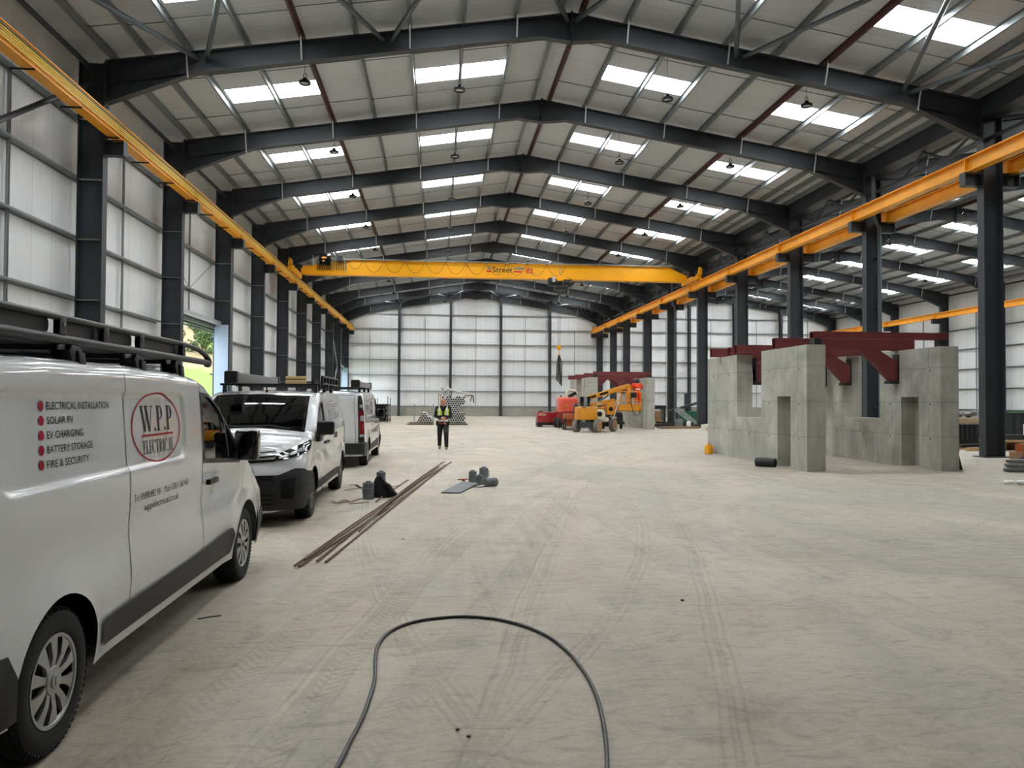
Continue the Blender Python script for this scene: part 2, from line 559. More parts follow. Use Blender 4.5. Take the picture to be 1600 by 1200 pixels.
# roof sheets with rooflight holes
RL = [(1.67, 4.78), (7.87, 10.93)]      # offsets from the ridge
def rl_span(i):
    y0 = YALL[i]; b = (YALL[i+1] if i+1 < len(YALL) else YBACK)-y0
    return y0+b*.47, y0+b*.47+1.12
nwin = 0
def lit(si, sg, i): return not (si == 1 and i < 2 or si == 0 and sg > 0 and i < 1)  # unseen nearest bays
for si, a in enumerate(APX):
    for sg in (-1, 1):
        xe = {(0, -1): a-XW, (0, 1): 17.28-a, (1, -1): a-17.28, (1, 1): XRW-a}[(si, sg)]
        xo = [0, RL[0][0]+.04, RL[0][1]-.04, RL[1][0]+.04, RL[1][1]-.04, xe]
        ys = [YFRONT]
        for i in range(0, len(YALL)-1):
            ys += list(rl_span(i))
        ys += [YBACK]
        mb = MB()
        def Z(o): return RIDGE+.2-PITCH_S*o
        for i in range(5):
            for j in range(len(ys)-1):
                if i in (1, 3) and j % 2 == 1 and lit(si, sg, (j-1)//2): continue
                p = [(a+sg*xo[i], ys[j], Z(xo[i])), (a+sg*xo[i+1], ys[j], Z(xo[i+1])), (a+sg*xo[i+1], ys[j+1], Z(xo[i+1])), (a+sg*xo[i], ys[j+1], Z(xo[i]))]
                q = [(x, y, z+.1) for x, y, z in p]
                mb.add(p+q, [(0, 1, 2, 3), (7, 6, 5, 4), (0, 4, 5, 1), (1, 5, 6, 2), (2, 6, 7, 3), (3, 7, 4, 0)])
        obj('ceiling', mb, M_ROOF, kind='structure', cat='roof',
            label=['grey ribbed roof slope over the vans', 'grey ribbed roof slope down to the middle columns', 'grey ribbed roof slope rising beyond the middle columns', 'grey ribbed roof slope above the far yellow rail'][si*2+(sg > 0)])
        for i in range(0, len(YALL)-1):
            y0, y1 = rl_span(i)
            for r, (o0, o1) in enumerate(RL):
                if not lit(si, sg, i): continue
                om = (o0+o1)/2
                nwin += 1
                m2 = MB()
                for (u, v) in ((o0+.05, om-.03), (om+.03, o1-.05)):
                    p = [(a+sg*u, y0+.01, Z(u)+.03), (a+sg*v, y0+.01, Z(v)+.03), (a+sg*v, y1-.01, Z(v)+.03), (a+sg*u, y1-.01, Z(u)+.03)]
                    q = [(x, y, z+.02) for x, y, z in p]
                    m2.add(p+q, [(0, 1, 2, 3), (7, 6, 5, 4), (0, 4, 5, 1), (1, 5, 6, 2), (2, 6, 7, 3), (3, 7, 4, 0)])
                where = 'near the ridge' if r == 0 else 'low on the slope'
                side = ['van side main roof', 'middle column side main roof', 'far roof near slope', 'far roof far slope'][si*2+(sg > 0)]
                bay = max(0, i-1)
                obj('window_%d' % nwin, m2, M_LIGHT, kind='structure', cat='rooflight', group='translucent rooflights',
                    label='rooflight %s, %s, %s bay' % (where, side, ORD[bay]))

# purlins
OFFW = [.3, 1.65, 3.22, 4.78, 6.34, 7.86, 9.4, 11.0, 12.1, 13.05]
OFFV = [.3, 1.68, 3.24, 4.79, 6.35, 7.89, 9.4, 10.91, 11.7, 12.3, 12.9]
for si, a in enumerate(APX):
    for sg in (-1, 1):
        offs = OFFV if (si == 0) == (sg > 0) else OFFW
        if si == 1: offs = [o*.985 for o in offs]
        for k, o in enumerate(offs):
            x = a+sg*o; z = ztop(x, a)
            red = (abs(o-7.87) < .15 and si == 0) or (sg > 0 and k == 0)
            mb = MB().box(x-.006, x+.006, YFRONT, YBACK, z+.005, z+.198)
            mb.box(x, x+.062*sg, YFRONT, YBACK, z+.005, z+.015).box(x-.062*sg, x, YFRONT, YBACK, z+.186, z+.197)
            mb.box(x+.052*sg, x+.062*sg, YFRONT, YBACK, z+.015, z+.035)
            obj('roof_purlin', mb, M_RED_PURLIN if red else M_GALV, kind='structure', cat='purlin', group='roof purlins',
                label='%s purlin, %s from the ridge, %s' % ('red painted' if red else 'galvanised', ORD[k], ['van side slope', 'middle column slope', 'far bay near slope', 'far bay far slope'][si*2+(sg > 0)]))
        for i in range(1, len(YALL)-1):
            b = YALL[i+1]-YALL[i]
            mb = MB()
            for fr_ in (.27, .74):
                y = YALL[i]+b*fr_
                for q in range(len(offs)-1):
                    dy = .12*(q % 2)
                    x0, x1 = a+sg*offs[q], a+sg*offs[q+1]
                    mb.bar((x0, y+dy, ztop(x0, a)+.13), (x1, y+dy, ztop(x1, a)+.13), .018, .018)
            obj('sag_rod', mb, M_STEEL2, kind='structure', cat='roof rod', group='thin rods between purlins', label='thin dark rods tying the purlins together below the roof sheets')

# columns
def i_column(xa, xb, z1, zt=None, fl=.3):
    mb = MB()
    mb.box(xa, xa+.026, -fl/2, fl/2, .03, z1)
    mb.box(xb-.026, xb, -fl/2, fl/2, .03, z1)
    mb.box(xa+.026, xb-.026, -.012, .012, .03, z1)
    mb.box(xa-.12, xb+.12, -fl/2-.12, fl/2+.12, 0, .03)
    return mb
girt_z = [1.12, 2.83, 4.48, 6.17, 7.85, 9.55]
def corbel(x0, x1, z1=8.92, h=.42):
    mb = MB()
    mb.box(x0, x1, -.13, .13, z1-.025, z1).box(x0, x1, -.13, .13, z1-h, z1-h+.025).box(x0, x1, -.01, .01, z1-h, z1)
    xe = x1 if abs(x1) < abs(x0) or x0 > 0 and x1 > x0 else x1
    mb.box(x1-.02, x1+.02, -.13, .13, z1-h, z1)
    return mb
prot = {}
for i, y in enumerate(YF):
    nm = BAYNAME[y]
    for which in ('wall', 'valley', 'far'):
        if which == 'wall': xa, xb, z1 = XC-.69, XC, 11.12
        if which == 'valley': xa, xb, z1 = XV0, XV1, 11.1
        if which == 'far': xa, xb, z1 = XR, XR+.69, 11.12
        lab = {'wall': 'dark steel column against the white wall, %s', 'valley': 'free-standing dark steel column in the middle row, %s', 'far': 'dark steel column on the far side wall, %s'}[which] % nm
        if which not in prot:
            mb = i_column(xa, xb, z1)
            r_ = obj('steel_column', mb, M_STEEL, loc=(0, y, 0), kind='structure', cat='column', group='portal frame columns')
            f = MB()
            if which != 'valley':
                for z in girt_z[1:]:
                    s_ = 1 if which == 'far' else -1
                    f.box(xa+.03, xb-.03, -.13, -.012, z-.06, z-.048)
                obj('stiffener', f, M_GALVB, r_)
            if which != 'far':
                if which == 'wall': obj('corbel', corbel(XC, -8.84), M_STEEL, r_)
                else:
                    obj('corbel', corbel(XV0, 16.36), M_STEEL, r_)
                    obj('corbel', corbel(XV1, 18.18), M_STEEL, r_)
            else: obj('corbel', corbel(XR, 42.46), M_STEEL, r_)
            prot[which] = r_
        else:
            r_ = copy_tree(prot[which]); r_.location = (0, y, 0)
        r_['label'] = lab

# rafters: web plate, flanges, haunches, stays
def rafter(a, sg, xcol):
    """profile in xz (Y centred on 0)"""
    o1 = abs(xcol-a)
    top = [(0, RIDGE), (o1, RIDGE-PITCH_S*o1)]
    D = .62
    bot = [(0, 12.40), (.95, RIDGE-PITCH_S*.95-D), (o1-2.45, RIDGE-PITCH_S*(o1-2.45)-D), (o1, 9.97)]
    mb = MB()
    poly = [(a+sg*o, z) for o, z in top]+[(a+sg*o, z) for o, z in reversed(bot)]
    mb.prism(poly, -.01, .01, 'xz')
    W = .125
    def fl(p, q, t):
        (o0, z0), (o1_, z1) = p, q
        P = [(a+sg*o0, z0), (a+sg*o1_, z1), (a+sg*o1_, z1-t), (a+sg*o0, z0-t)]
        mb.prism(P, -W, W, 'xz')
    fl(top[0], top[1], .028)
    for p, q in zip(bot[:-1], bot[1:]): fl((p[0], p[1]+.028), (q[0], q[1]+.028), .028)
    # mid flange line of the eave haunch
    fl((o1-2.45, bot[2][1]+.02), (o1, RIDGE-PITCH_S*o1-D), .02)
    x = a+sg*(o1-.015)
    mb.box(x-.015, x+.015, -W, W, 9.9, RIDGE-PITCH_S*o1+.03)
    mb.box(a, a+sg*.02, -W, W, 12.33, RIDGE+.06)
    # bolts of the end plates
    for z in np.arange(10.1, 11.2, .14):
        for yy in (-.07, .07): mb.box(x-sg*.06, x, yy-.02, yy+.02, z-.02, z+.02)
    for z in np.arange(12.45, 13.2, .12):
        for yy in (-.07, .07): mb.box(a, a+sg*.05, yy-.02, yy+.02, z-.02, z+.02)
    return mb, o1, D
rp = {}
SIDE = ['over the vans', 'down to the middle columns', 'rising into the far bay', 'down to the far side wall']
for i, y in enumerate(YF):
    for si, a in enumerate(APX):
        for sg in (-1, 1):
            key = (si, sg)
            if key not in rp:
                xcol = {(0, -1): XC, (0, 1): XV0, (1, -1): XV1, (1, 1): XR}[key]
                mb, o1, D = rafter(a, sg, xcol)
                r_ = obj('steel_rafter', mb, M_STEEL, loc=(0, y, 0), kind='structure', cat='rafter', group='portal frame rafters')
                offs = OFFV if (si == 0) == (sg > 0) else OFFW
                for k in (1, 3, 5 if sg < 0 else 5, 7):
                    o = offs[k]
                    x = a+sg*o
                    zt = ztop(x, a)
                    zb = zt-D if o < o1-2.45 else zt-D-.18
                    obj('stay', MB().bar((x, -.34, zt+.06), (x, -.13, zb+.04), .045, .012, (0, 1, 0)), M_GALVB, r_)
                rp[key] = r_
            else:
                r_ = copy_tree(rp[key]); r_.location = (0, y, 0)
            r_['label'] = 'dark rafter %s, %s' % (SIDE[si*2+(sg > 0)], BAYNAME[y])

# wall rails and sag struts
def rail_y(x, y0, y1, z, sg):
    return MB().box(x, x+sg*.2, y0, y1, z-.006, z+.006).box(x, x+sg*.012, y0, y1, z-.05, z).box(x+sg*.19, x+sg*.2, y0, y1, z, z+.05)
for i in range(len(YF)):
    y0 = YF[i-1] if i else YFRONT
    y1 = YF[i]
    for (x, sg, nm) in ((XW+.01, 1, 'van side wall'), (XRW-.01, -1, 'far side wall')):
        for z in girt_z:
            if nm == 'van side wall' and any(abs(d[0]-y0) < 1 and z < d[2] for d in DOORS): continue
            obj('wall_rail', rail_y(x, y0+.02, y1-.02, z, sg), M_GALV, kind='structure', cat='wall rail', group='horizontal wall rails',
                label='rail on the %s at %.1f metres, bay ending at %s' % (nm, z, BAYNAME[y1]))
        ym = (y0+y1)/2 if i else 18.7
        zz = 5.1 if nm == 'van side wall' and any(abs(d[0]-y0) < 1 for d in DOORS) else 0
        obj('wall_strut', MB().box(x+sg*.07, x+sg*.13, ym-.03, ym+.03, zz, 9.5), M_GALV, kind='structure', cat='wall strut', group='vertical wall struts',
            label='slim strut on the %s, bay ending at %s' % (nm, BAYNAME[y1]))
# diagonal wires above the doorway
obj('brace_wire', MB().tube([(XW+.12, 28.6, 7.8), (XW+.12, 31.7, 6.2), (XW+.12, 34.9, 7.8)], .012, 6), M_GALV, kind='structure', label='thin wire brace above the open doorway', cat='wire')
M_JAMB = mat('pale_lining', (150, 164, 182), .5)
# door head: roller box, track, guides
for n, d in enumerate(DOORS):
    r_ = thing('door_%d' % (n+1), (XW, d[0], 0), kind='structure', label=['head and guides of the open doorway beside the vans', 'head and guides of the open doorway next to the end wall'][n], cat='door frame')
    L = d[1]-d[0]
    obj('header', MB().box(.02, .5, .05, L-.05, 5.02, 5.18), M_GALVB, r_)
    obj('shutter_track', MB().box(-.05, .3, .1, L-.1, 4.93, 4.98).box(-.05, .12, .1, L-.1, 4.80, 4.86).box(-.05, .05, .1, L-.1, 4.70, 4.74), M_STEEL, r_)
    yj = (34.76 if n == 0 else 79.4)-d[0]
    obj('jamb_lining', MB().box(.26, .86, yj, yj+.02, 0, 5.02).box(.26, .86, yj-.02, yj, 2.84, 2.87).box(.26, .86, yj-.02, yj, 1.1, 1.13).box(.26, .86, yj-.02, yj, 4.2, 4.23), M_JAMB, r_)
    for y in (0, L): obj('guide', MB().box(-.07, .02, y-.03, y+.03, 0, 5.0), M_STEEL, r_)

# end wall posts, rails, struts
POSTS = [-4.14, 1.25, 6.58, 11.84, 22.2, 27.2, 32.3, 37.6]
end_z = [1.05, 2.66, 4.32, 5.95, 7.62, 9.22, 10.74]
for k, x in enumerate(POSTS):
    a = APX[0] if x < 17 else APX[1]
    zt = ztop(x, a)-.3
    mb = MB().box(x-.13, x+.13, 79.3, 79.32, .03, zt).box(x-.13, x+.13, 79.76, 79.78, .03, zt).box(x-.01, x+.01, 79.3, 79.78, .03, zt).box(x-.22, x+.22, 79.2, 79.84, 0, .03)
    obj('end_post', mb, M_STEEL, kind='structure', cat='post', group='end wall posts',
        label=['first dark post on the end wall from the doorway side', 'dark end wall post above the walking person', 'dark end wall post beside the ridge', 'dark end wall post behind the red generator', 'dark end wall post just past the middle columns', 'second dark end wall post past the middle columns', 'dark end wall post seen behind the concrete walls', 'last dark end wall post before the far corner'][k])
xs = [XW]+POSTS[:4]+[17.28]+POSTS[4:]+[XRW]
for k in range(len(xs)-1):
    x0, x1 = xs[k], xs[k+1]
    for z in end_z:
        a = APX[0] if x1 < 17.5 else APX[1]
        if z > min(ztop(x0, a), ztop(x1, a))-.1: continue
        mb = MB().box(x0+.02, x1-.02, 79.79, 79.98, z-.006, z+.006).box(x0+.02, x1-.02, 79.79, 79.8, z-.05, z)
        obj('wall_rail', mb, M_GALV, kind='structure', cat='wall rail', group='horizontal wall rails', label='galvanised rail across the end wall at %.1f metres, %s panel' % (z, ORD[k]))
    xm = (x0+x1)/2
    obj('wall_strut', MB().box(xm-.025, xm+.025, 79.84, 79.89, 1.05, min(9.2 if k in (0, 4) else 10.7, ztop(xm, APX[0] if x1 < 17.5 else APX[1])-.4)), M_GALV, kind='structure', cat='wall strut', group='vertical wall struts',
        label='slim vertical strut on the end wall, %s panel' % ORD[k])

# eaves beams, valley gutter with tie and web members
for (x, nm) in ((XC-.3, 'wall side eaves'), (XR+.3, 'far wall eaves')):
    obj('eaves_tube', MB().tube([(x, 2.5, 10.85), (x, YF[-1], 10.85)], .07, 10), M_STEEL, kind='structure', cat='steel tube', label='dark steel tube along the %s' % nm)
xv = (XV0+XV1)/2
mb = MB().box(XV0-.02, XV0, 2.5, YF[-1], 10.72, 11.32).box(XV1, XV1+.02, 2.5, YF[-1], 10.72, 11.32).box(XV0, XV1, 2.5, YF[-1], 10.70, 10.74)
obj('valley_gutter', mb, M_STEEL, kind='structure', cat='gutter', label='deep dark steel gutter along the tops of the middle columns')
for i in range(len(YF)-1):
    y0, y1 = YF[i], YF[i+1]; ym = (y0+y1)/2
    mb = MB().bar((xv, y0, 10.05), (xv, y1, 10.05), .1, .1)
    for (p, q) in (((xv, y0+.2, 10.65), (xv, y0+(ym-y0)*.62, 10.05)), ((xv, y0+(ym-y0)*.62, 10.05), (xv, ym, 10.68)), ((xv, ym, 10.68), (xv, ym+(y1-ym)*.38, 10.05)), ((xv, ym+(y1-ym)*.38, 10.05), (xv, y1-.2, 10.65))):
        mb.tube([p, q], .05, 8)
    obj('tie_truss', mb, M_STEEL, kind='structure', cat='bracing', group='ties between the middle columns', label='dark steel tie truss under the gutter, ending at %s' % BAYNAME[y1])

# roof bracing tubes in the near bay and in the end bay
nod1 = [-6.76, -1.57, 3.88, 9.09, 14.47]
nod0 = [-9.3, -4.15, 1.15, 6.5, 11.8, 16.9]
def zz(x): return ztop(x, APX[0])-.22
for (ya, yb, nm) in ((YF[1]-.05, YF[0]+.05, 'nearest roof bay'), (YF[-2]+.05, YF[-1]-.05, 'last roof bay')):
    for k, x in enumerate(nod1):
        for x2 in (nod0[k], nod0[k+1]):
            obj('roof_brace', MB().tube([(x+.12*(1 if x2 > x else -1), ya, zz(x)), (x2, yb, zz(x2))], .07, 12), M_STEEL2, kind='structure', cat='brace', group='diagonal roof braces',
                label='diagonal tube brace, %s, %s node, %s' % (nm, ORD[k], 'towards the vans' if x2 < x else 'towards the middle columns'))
for (p, q, l) in (((XC-.35, 21.9, 10.55), (XC-.35, 15.5, 6.6), 'slanting steel tube brace across the wall by the nearest column'),):
    obj('wall_brace', MB().tube([p, q], .07, 10), M_STEEL, kind='structure', cat='brace', label=l)
for (p, q, l) in (((XC-.3, 68.1, 8.6), (XC-.3, 73.1, 4.9), 'upper slanting brace on the wall near the far doorway'), ((XC-.3, 73.1, 4.9), (XC-.3, 68.1, 1.0), 'lower slanting brace on the wall near the far doorway')):
    obj('wall_brace', MB().tube([p, q], .07, 8), M_GALV, kind='structure', cat='brace', label=l)

# drainpipes on two of the middle columns
for y, l in ((28.47, 'grey drainpipe with a swan neck on the middle column behind the concrete walls'), (54.45, 'grey drainpipe on the middle column beyond the crane')):
    mb = MB().tube([(XV0+.24, y-.28, 10.9), (XV0+.24, y-.28, 9.05), (XV0+.30, y-.28, 8.9), (XV0+.42, y-.28, 8.72), (XV0+.47, y-.28, 8.55), (XV0+.47, y-.28, .15), (XV0+.47, y-.45, .06)], .075, 12)
    for z in (1.5, 3.5, 5.5, 7.5): mb.box(XV0+.36, XV0+.58, y-.2, y-.02, z-.02, z+.02)
    obj('drainpipe', mb, M_STEEL2, smooth=40, kind='structure', cat='drainpipe', label=l)

# ------------------------------------------------------------------ crane rails
def ibeam_y(x, y0, y1, z0, h, wd):
    return MB().box(x-wd/2, x+wd/2, y0, y1, z0, z0+.03).box(x-wd/2, x+wd/2, y0, y1, z0+h-.03, z0+h).box(x-.01, x+.01, y0, y1, z0+.03, z0+h-.03)
RAILZ, RAILH = 8.92, .46
M_COND = [mat('conductor_yellow', (214, 190, 70), .5), mat('conductor_green', (56, 104, 74), .5)]
RAILS = [(-9.0, 'yellow crane rail beam along the wall above the vans'), (16.55, 'yellow crane rail beam on the near side of the middle columns'),
         (18.0, 'yellow crane rail beam on the far side of the middle columns'), (42.75, 'yellow crane rail beam along the far side wall')]
for k, (x, l) in enumerate(RAILS):
    r_ = obj('crane_rail_beam', ibeam_y(x, -4.0, YF[-1]+.15, RAILZ, RAILH, .3), M_YEL2, label=l, cat='crane rail', group='yellow crane rails')
    obj('rail', MB().box(x-.03, x+.03, -4.0, YF[-1]+.15, RAILZ+RAILH, RAILZ+RAILH+.05), M_YEL2 if k else M_YEL2, r_)
    for y in YF[1:]:
        obj('joint_plate', MB().box(x-.14, x+.14, y-.015, y+.015, RAILZ+.03, RAILZ+RAILH-.03).box(x-.13, x+.13, y-.12, y-.1, RAILZ-.035, RAILZ).box(x-.13, x+.13, y+.1, y+.12, RAILZ-.035, RAILZ), M_YEL2, r_)
    if k == 0:
        for q, z in enumerate((9.28, 9.22, 9.16, 9.10, 9.04)):
            obj('conductor_bar', MB().box(x+.15, x+.17, -4, YF[-1], z-.014, z+.014), M_COND[1] if q == 0 else M_COND[0], r_)
        y = 17.2
        while y < 75:
            obj('bracket', MB().box(x-.34, x+.17, y-.012, y+.012, RAILZ-.06, RAILZ-.02), M_BLACK, r_)
            y += 2.17
    else:
        obj('stop', MB().box(x-.1, x+.1, YF[-1]-.1, YF[-1]+.1, RAILZ+RAILH, RAILZ+RAILH+.3), M_YEL2, r_)

# ------------------------------------------------------------------ text helper
def text_mesh(s, size, ext=0.0, xsc=1.0, weight=0):
    cu = bpy.data.curves.new('t', 'FONT')
    cu.body = s; cu.size = size; cu.resolution_u = 3; cu.offset = weight
    cu.extrude = ext
    o = bpy.data.objects.new('t', cu)
    COL.objects.link(o)
    bpy.context.view_layer.update()
    me = bpy.data.meshes.new_from_object(o.evaluated_get(bpy.context.evaluated_depsgraph_get()))
    v = [(p.co.x*xsc, p.co.y, p.co.z) for p in me.vertices]
    f = [tuple(p.vertices) for p in me.polygons]
    bpy.data.objects.remove(o); bpy.data.curves.remove(cu); bpy.data.meshes.remove(me)
    mb = MB(); mb.add(v, f)
    return mb
def fit_text(s, width, height, weight=0):
    """text in xy, origin at lower left, scaled to width and cap height"""
    mb = text_mesh(s, 1, weight=weight)
    xs = [p[0] for p in mb.v]; ys = [p[1] for p in mb.v]
    x0, x1 = min(xs), max(xs); h = .729 if min(ys) > -.25 else .729
    kx = width/(x1-x0); ky = height/max(.01, max(ys))
    mb.v = [((p[0]-x0)*kx, p[1]*ky, 0) for p in mb.v]
    return mb

# ------------------------------------------------------------------ overhead crane
YC = 48.0
cr = thing('bridge_crane', (0, YC, 9.42), label='yellow overhead bridge crane spanning the hall between the rails', cat='crane')
# girder: box with sloping ends
gz0, gz1 = .12, 1.02
prof = [(-8.6, gz0+.0), (16.2, gz0), (16.2, gz0+.36), (15.0, gz1), (-6.1, gz1), (-8.6, gz0+.45)]
gm = MB().prism(prof, -.2, .2, 'xz')
gm.box(-8.4, 16.1, -.3, .3, gz0-.03, gz0)
gm.box(-6.1, 15.0, -.26, .26, gz1, gz1+.02)
obj('girder', gm, M_YEL, cr)
for x in (-9.0, 16.55):
    e = obj('end_carriage', MB().box(x-.14, x+.14, -1.6, 1.6, .08, .42), M_YEL, cr, bevel=.02)
    for yy in (-1.3, 1.3): obj('wheel', MB().lathe([(.16, -.05), (.16, .05)], 20, 'x', (x, yy, .13)), M_BLACK, e)
    obj('drive_motor', MB().lathe([(.12, -.2), (.14, -.15), (.14, .2), (.1, .25)], 16, 'x', (x+(.42 if x < 0 else -.42), -1.2, .42)).box(x-.1, x+.1, -1.35, -1.05, .42, .72), M_BLACK, e)
    obj('guard', MB().prism([(x-.12, .4), (x+.12, .4), (x+.12, .75), (x-.04, .85)], -1.75, -1.5, 'xz'), M_YEL, e)
obj('control_box', MB().box(-7.45, -6.75, -.55, -.25, .62, 1.34), M_BLACKG, cr, bevel=.01)
obj('warning_label', MB().box(-7.28, -7.0, -.557, -.55, 1.05, 1.16).box(-7.25, -7.1, -.557, -.55, .86, .95), mat('label_orange', (230, 160, 70), .5), cr)
obj('control_box', MB().box(-6.35, -6.0, -.5, -.26, .9, 1.25), M_BLACK, cr)
# festoon track and cables
obj('festoon_track', MB().box(-7.9, 15.1, -.42, -.38, 1.05, 1.10).box(-7.9, -7.86, -.42, .2, .6, 1.3), M_GALV, cr)
for k in range(13):
    x0 = -7.6+k*.145
    P = [(x0+.07*t, -.41-.02*(k % 2), 1.05-.72*math.sin(PI*t)**.7) for t in np.linspace(0, 1, 9)]
    obj('festoon_cable', MB().tube(P, .014, 5), M_BLACK, cr)
x = -5.75
for k in range(11):
    L = 1.0 if k == 0 else 1.29
    P = [(x+L*t, -.41, 1.04-(.78 if k else .6)*(1-(2*t-1)**2)) for t in np.linspace(0, 1, 13)]
    obj('festoon_cable', MB().tube(P, .012, 5), M_BLACK, cr)
    obj('festoon_trolley', MB().box(x-.05, x+.05, -.45, -.35, 1.0, 1.08), M_GALV, cr)
    x += L
# lettering on the girder face
def on_girder(mb, x, z):
    mb.v = [(p[0]+x, -.204, p[1]+z) for p in mb.v]; return mb
tx = 3.02
M_TXB = mat('lettering_black', (26, 22, 20), .5)
M_TXR = mat('lettering_red', (200, 36, 40), .5)
M_TXG = mat('lettering_grey', (128, 126, 120), .5)
obj('lettering', on_girder(fit_text('Street', 1.30, .34, .012), tx+.36, .48), M_TXB, cr)
obj('lettering', on_girder(fit_text('82', .5, .34, .014), tx+2.5, .44), M_TXR, cr)
for (xa, xb) in ((tx, tx+.30), (tx+1.74, tx+2.4)):
    obj('logo_bar', MB().box(xa, xb, -.206, -.2, .68, .80), M_TXG, cr)
    obj('logo_bar', MB().box(xa, xb-(.15 if xb > tx+1 else 0), -.206, -.2, .48, .60), M_TXR, cr)
# hoist
hx = 7.72
h = obj('hoist', MB().box(hx-.75, hx+.75, -.12, .12, -.02, .06).lathe([(.16, -.5), (.2, -.45), (.2, .3), (.14, .38)], 16, 'x', (hx-.15, -.35, -.1)).box(hx-.75, hx-.35, -.5, -.1, -.35, .15)
        .lathe([(.17, 0), (.17, .35)], 14, 'x', (hx+.3, -.3, -.12)).box(hx-.3, hx+.4, -.45, .1, -.6, -.32), M_BLACK, cr, bevel=.01)
obj('hoist_panel', MB().box(hx-.2, hx+.2, -.62, -.5, -.05, .32), M_YEL, h)
obj('hoist_light', MB().box(hx-.5, hx-.34, -.6, -.5, -.12, .22), M_GALVB, h)
obj('cable_loop', MB().tube([(hx+.5, -.3, .2), (hx+.8, -.3, .1), (hx+.85, -.3, -.3), (hx+.55, -.3, -.55), (hx+.2, -.3, -.5)], .02, 6), M_BLACK, h)
obj('suspension', MB().box(hx-.02, hx+.02, -.42, -.38, .1, 1.1), M_GALV, h)
for dx in (-.12, -.04, .04, .12):
    obj('wire_rope', MB().tube([(hx+dx, -.1, -.5), (hx+dx*.6, -.1, -4.2)], .008, 5), M_STEEL2, h)
obj('hook_block', MB().box(hx-.13, hx+.13, -.17, -.03, -4.45, -4.15).tube([(hx, -.1, -4.45), (hx, -.1, -4.6), (hx+.08, -.1, -4.7), (hx, -.1, -4.8), (hx-.09, -.1, -4.72)], .03, 8), M_YEL, h, bevel=.01)
obj('pendant_cable', MB().tube([(-5.9, -.41, 1.0), (-5.85, -.41, .2)], .015, 6), M_GALVB, cr)

M_SLING = mat('olive_sling', (44, 50, 40), .8, var=.2)
mb = MB()
for k, dx in enumerate((-.16, -.06, .05, .15)):
    L = 1.55+.12*k
    mb.tube([(hx+dx*.1, YC-.1+.02*k, 4.63), (hx+dx*.7, YC-.1, 4.1), (hx+dx, YC-.1, 4.6-L), (hx+dx+.03, YC-.1, 4.55-L), (hx+dx+.05, YC-.1, 4.1), (hx+dx*.2+.02, YC-.08+.02*k, 4.63)], .03, 6)
obj('lifting_sling', mb, M_SLING, label='dark olive lifting slings hanging from the yellow crane hook', cat='sling')

# ------------------------------------------------------------------ high bay lamps
def make_lamp():
    t = thing('pendant_lamp', (0, 0, 0))
    obj('lamp_ring', MB().lathe([(.12, .055), (.18, .045), (.19, 0), (.176, -.03), (.14, -.03), (.135, .01), (.12, .02)], 28, caps=False), M_BLACK, t, smooth=40)
    obj('driver_housing', MB().lathe([(.02, .18), (.06, .16), (.08, .10), (.12, .055), (.12, .03)], 20), M_BLACK, t, smooth=40)
    obj('lens', MB().lathe([(.135, .005), (.02, .0)], 24), mat('lamp_lens', (196, 198, 200), .25), t)
    obj('hanger', MB().tube([(-.05, 0, .2), (-.03, 0, .3), (.03, 0, .3), (.05, 0, .2)], .012, 6), M_BLACK, t)
    obj('cord', MB().tube([(0, 0, .3), (0, 0, 1.35)], .008, 5), M_BLACK, t)
    return t
lp = None
LX = [(-4.17, 11.45), (.59, 11.45), (7.3, 11.45), (12.0, 11.45), (22.6, 11.45), (27.2, 11.45), (33.7, 11.45), (38.4, 11.3)]
LROW = ['nearest the vans', 'van side of ridge', 'past the ridge', 'near middle columns', 'far bay first row', 'far bay second row', 'far bay third row', 'far bay wall row']
for i in range(1, len(YF)-1):
    for k, (x, z) in enumerate(LX):
        y = YF[i]+1.5
        a = APX[0] if x < 17 else APX[1]
        if lp is None: lp = make_lamp(); t = lp
        else: t = copy_tree(lp)
        t.location = (x, y, z)
        rz_ = ztop(x, a)+.23-z-.3
        for ch in t.children:
            if ch.name.startswith('cord'): ch.scale = (1, 1, 1); ch.location = (0, 0, 0); ch.scale = (1, 1, 1); ch.matrix_parent_inverse = Matrix.Identity(4); ch.location.z = .3-.3*(rz_/1.05); ch.scale.z = rz_/1.05
        tag(t, 'black ring lamp on cord, %s, %s' % (LROW[k], BAYNAME[YF[i]]), 'lamp', 'high bay lamps')
# ------------------------------------------------------------------ outside the doorway: meadow bank and trees
M_GRASS = bpy.data.materials.new('meadow_grass')
_t = NT(M_GRASS)
_g = _t.new('ShaderNodeNewGeometry')
_n = _t.ramp(_t.noise(_g.outputs['Position'], .12, 6, .65), .35, .65)
_n2 = _t.ramp(_t.noise(_g.outputs['Position'], 2.5, 5, .7), .3, .7)
_sp = _t.new('ShaderNodeSeparateXYZ', q0=_g.outputs['Position'])
_far = _t.ramp(_t.math('ADD', _sp.outputs[1], _t.math('MULTIPLY', _n, 8)), 88, 92)
_c = _t.mix(_n2, lin((66, 88, 16)), lin((94, 112, 26)))
_c = _t.mix(_far, _c, _t.mix(_n2, lin((108, 94, 64)), lin((124, 110, 76))))
_near = _t.ramp(_sp.outputs[1], 50, 56)  # unseen grey apron, added so light bounced indoors isn't green
_c = _t.mix(_near, _t.mix(_n2, lin((110, 109, 106)), lin((136, 135, 132))), _c)
_t.set(_t.b.inputs['Base Color'], _c)
_t.b.inputs['Roughness'].default_value = .95
nx, ny = 24, 60
gv, gf = [], []
def hill(x, y):
    e = max(0, y-42)
    return -.02+min(14, .0030*e**1.95)*min(1, .55+max(0, -x-12)/25)+.25*math.sin(x*.4+y*.23)*min(1, e/20)
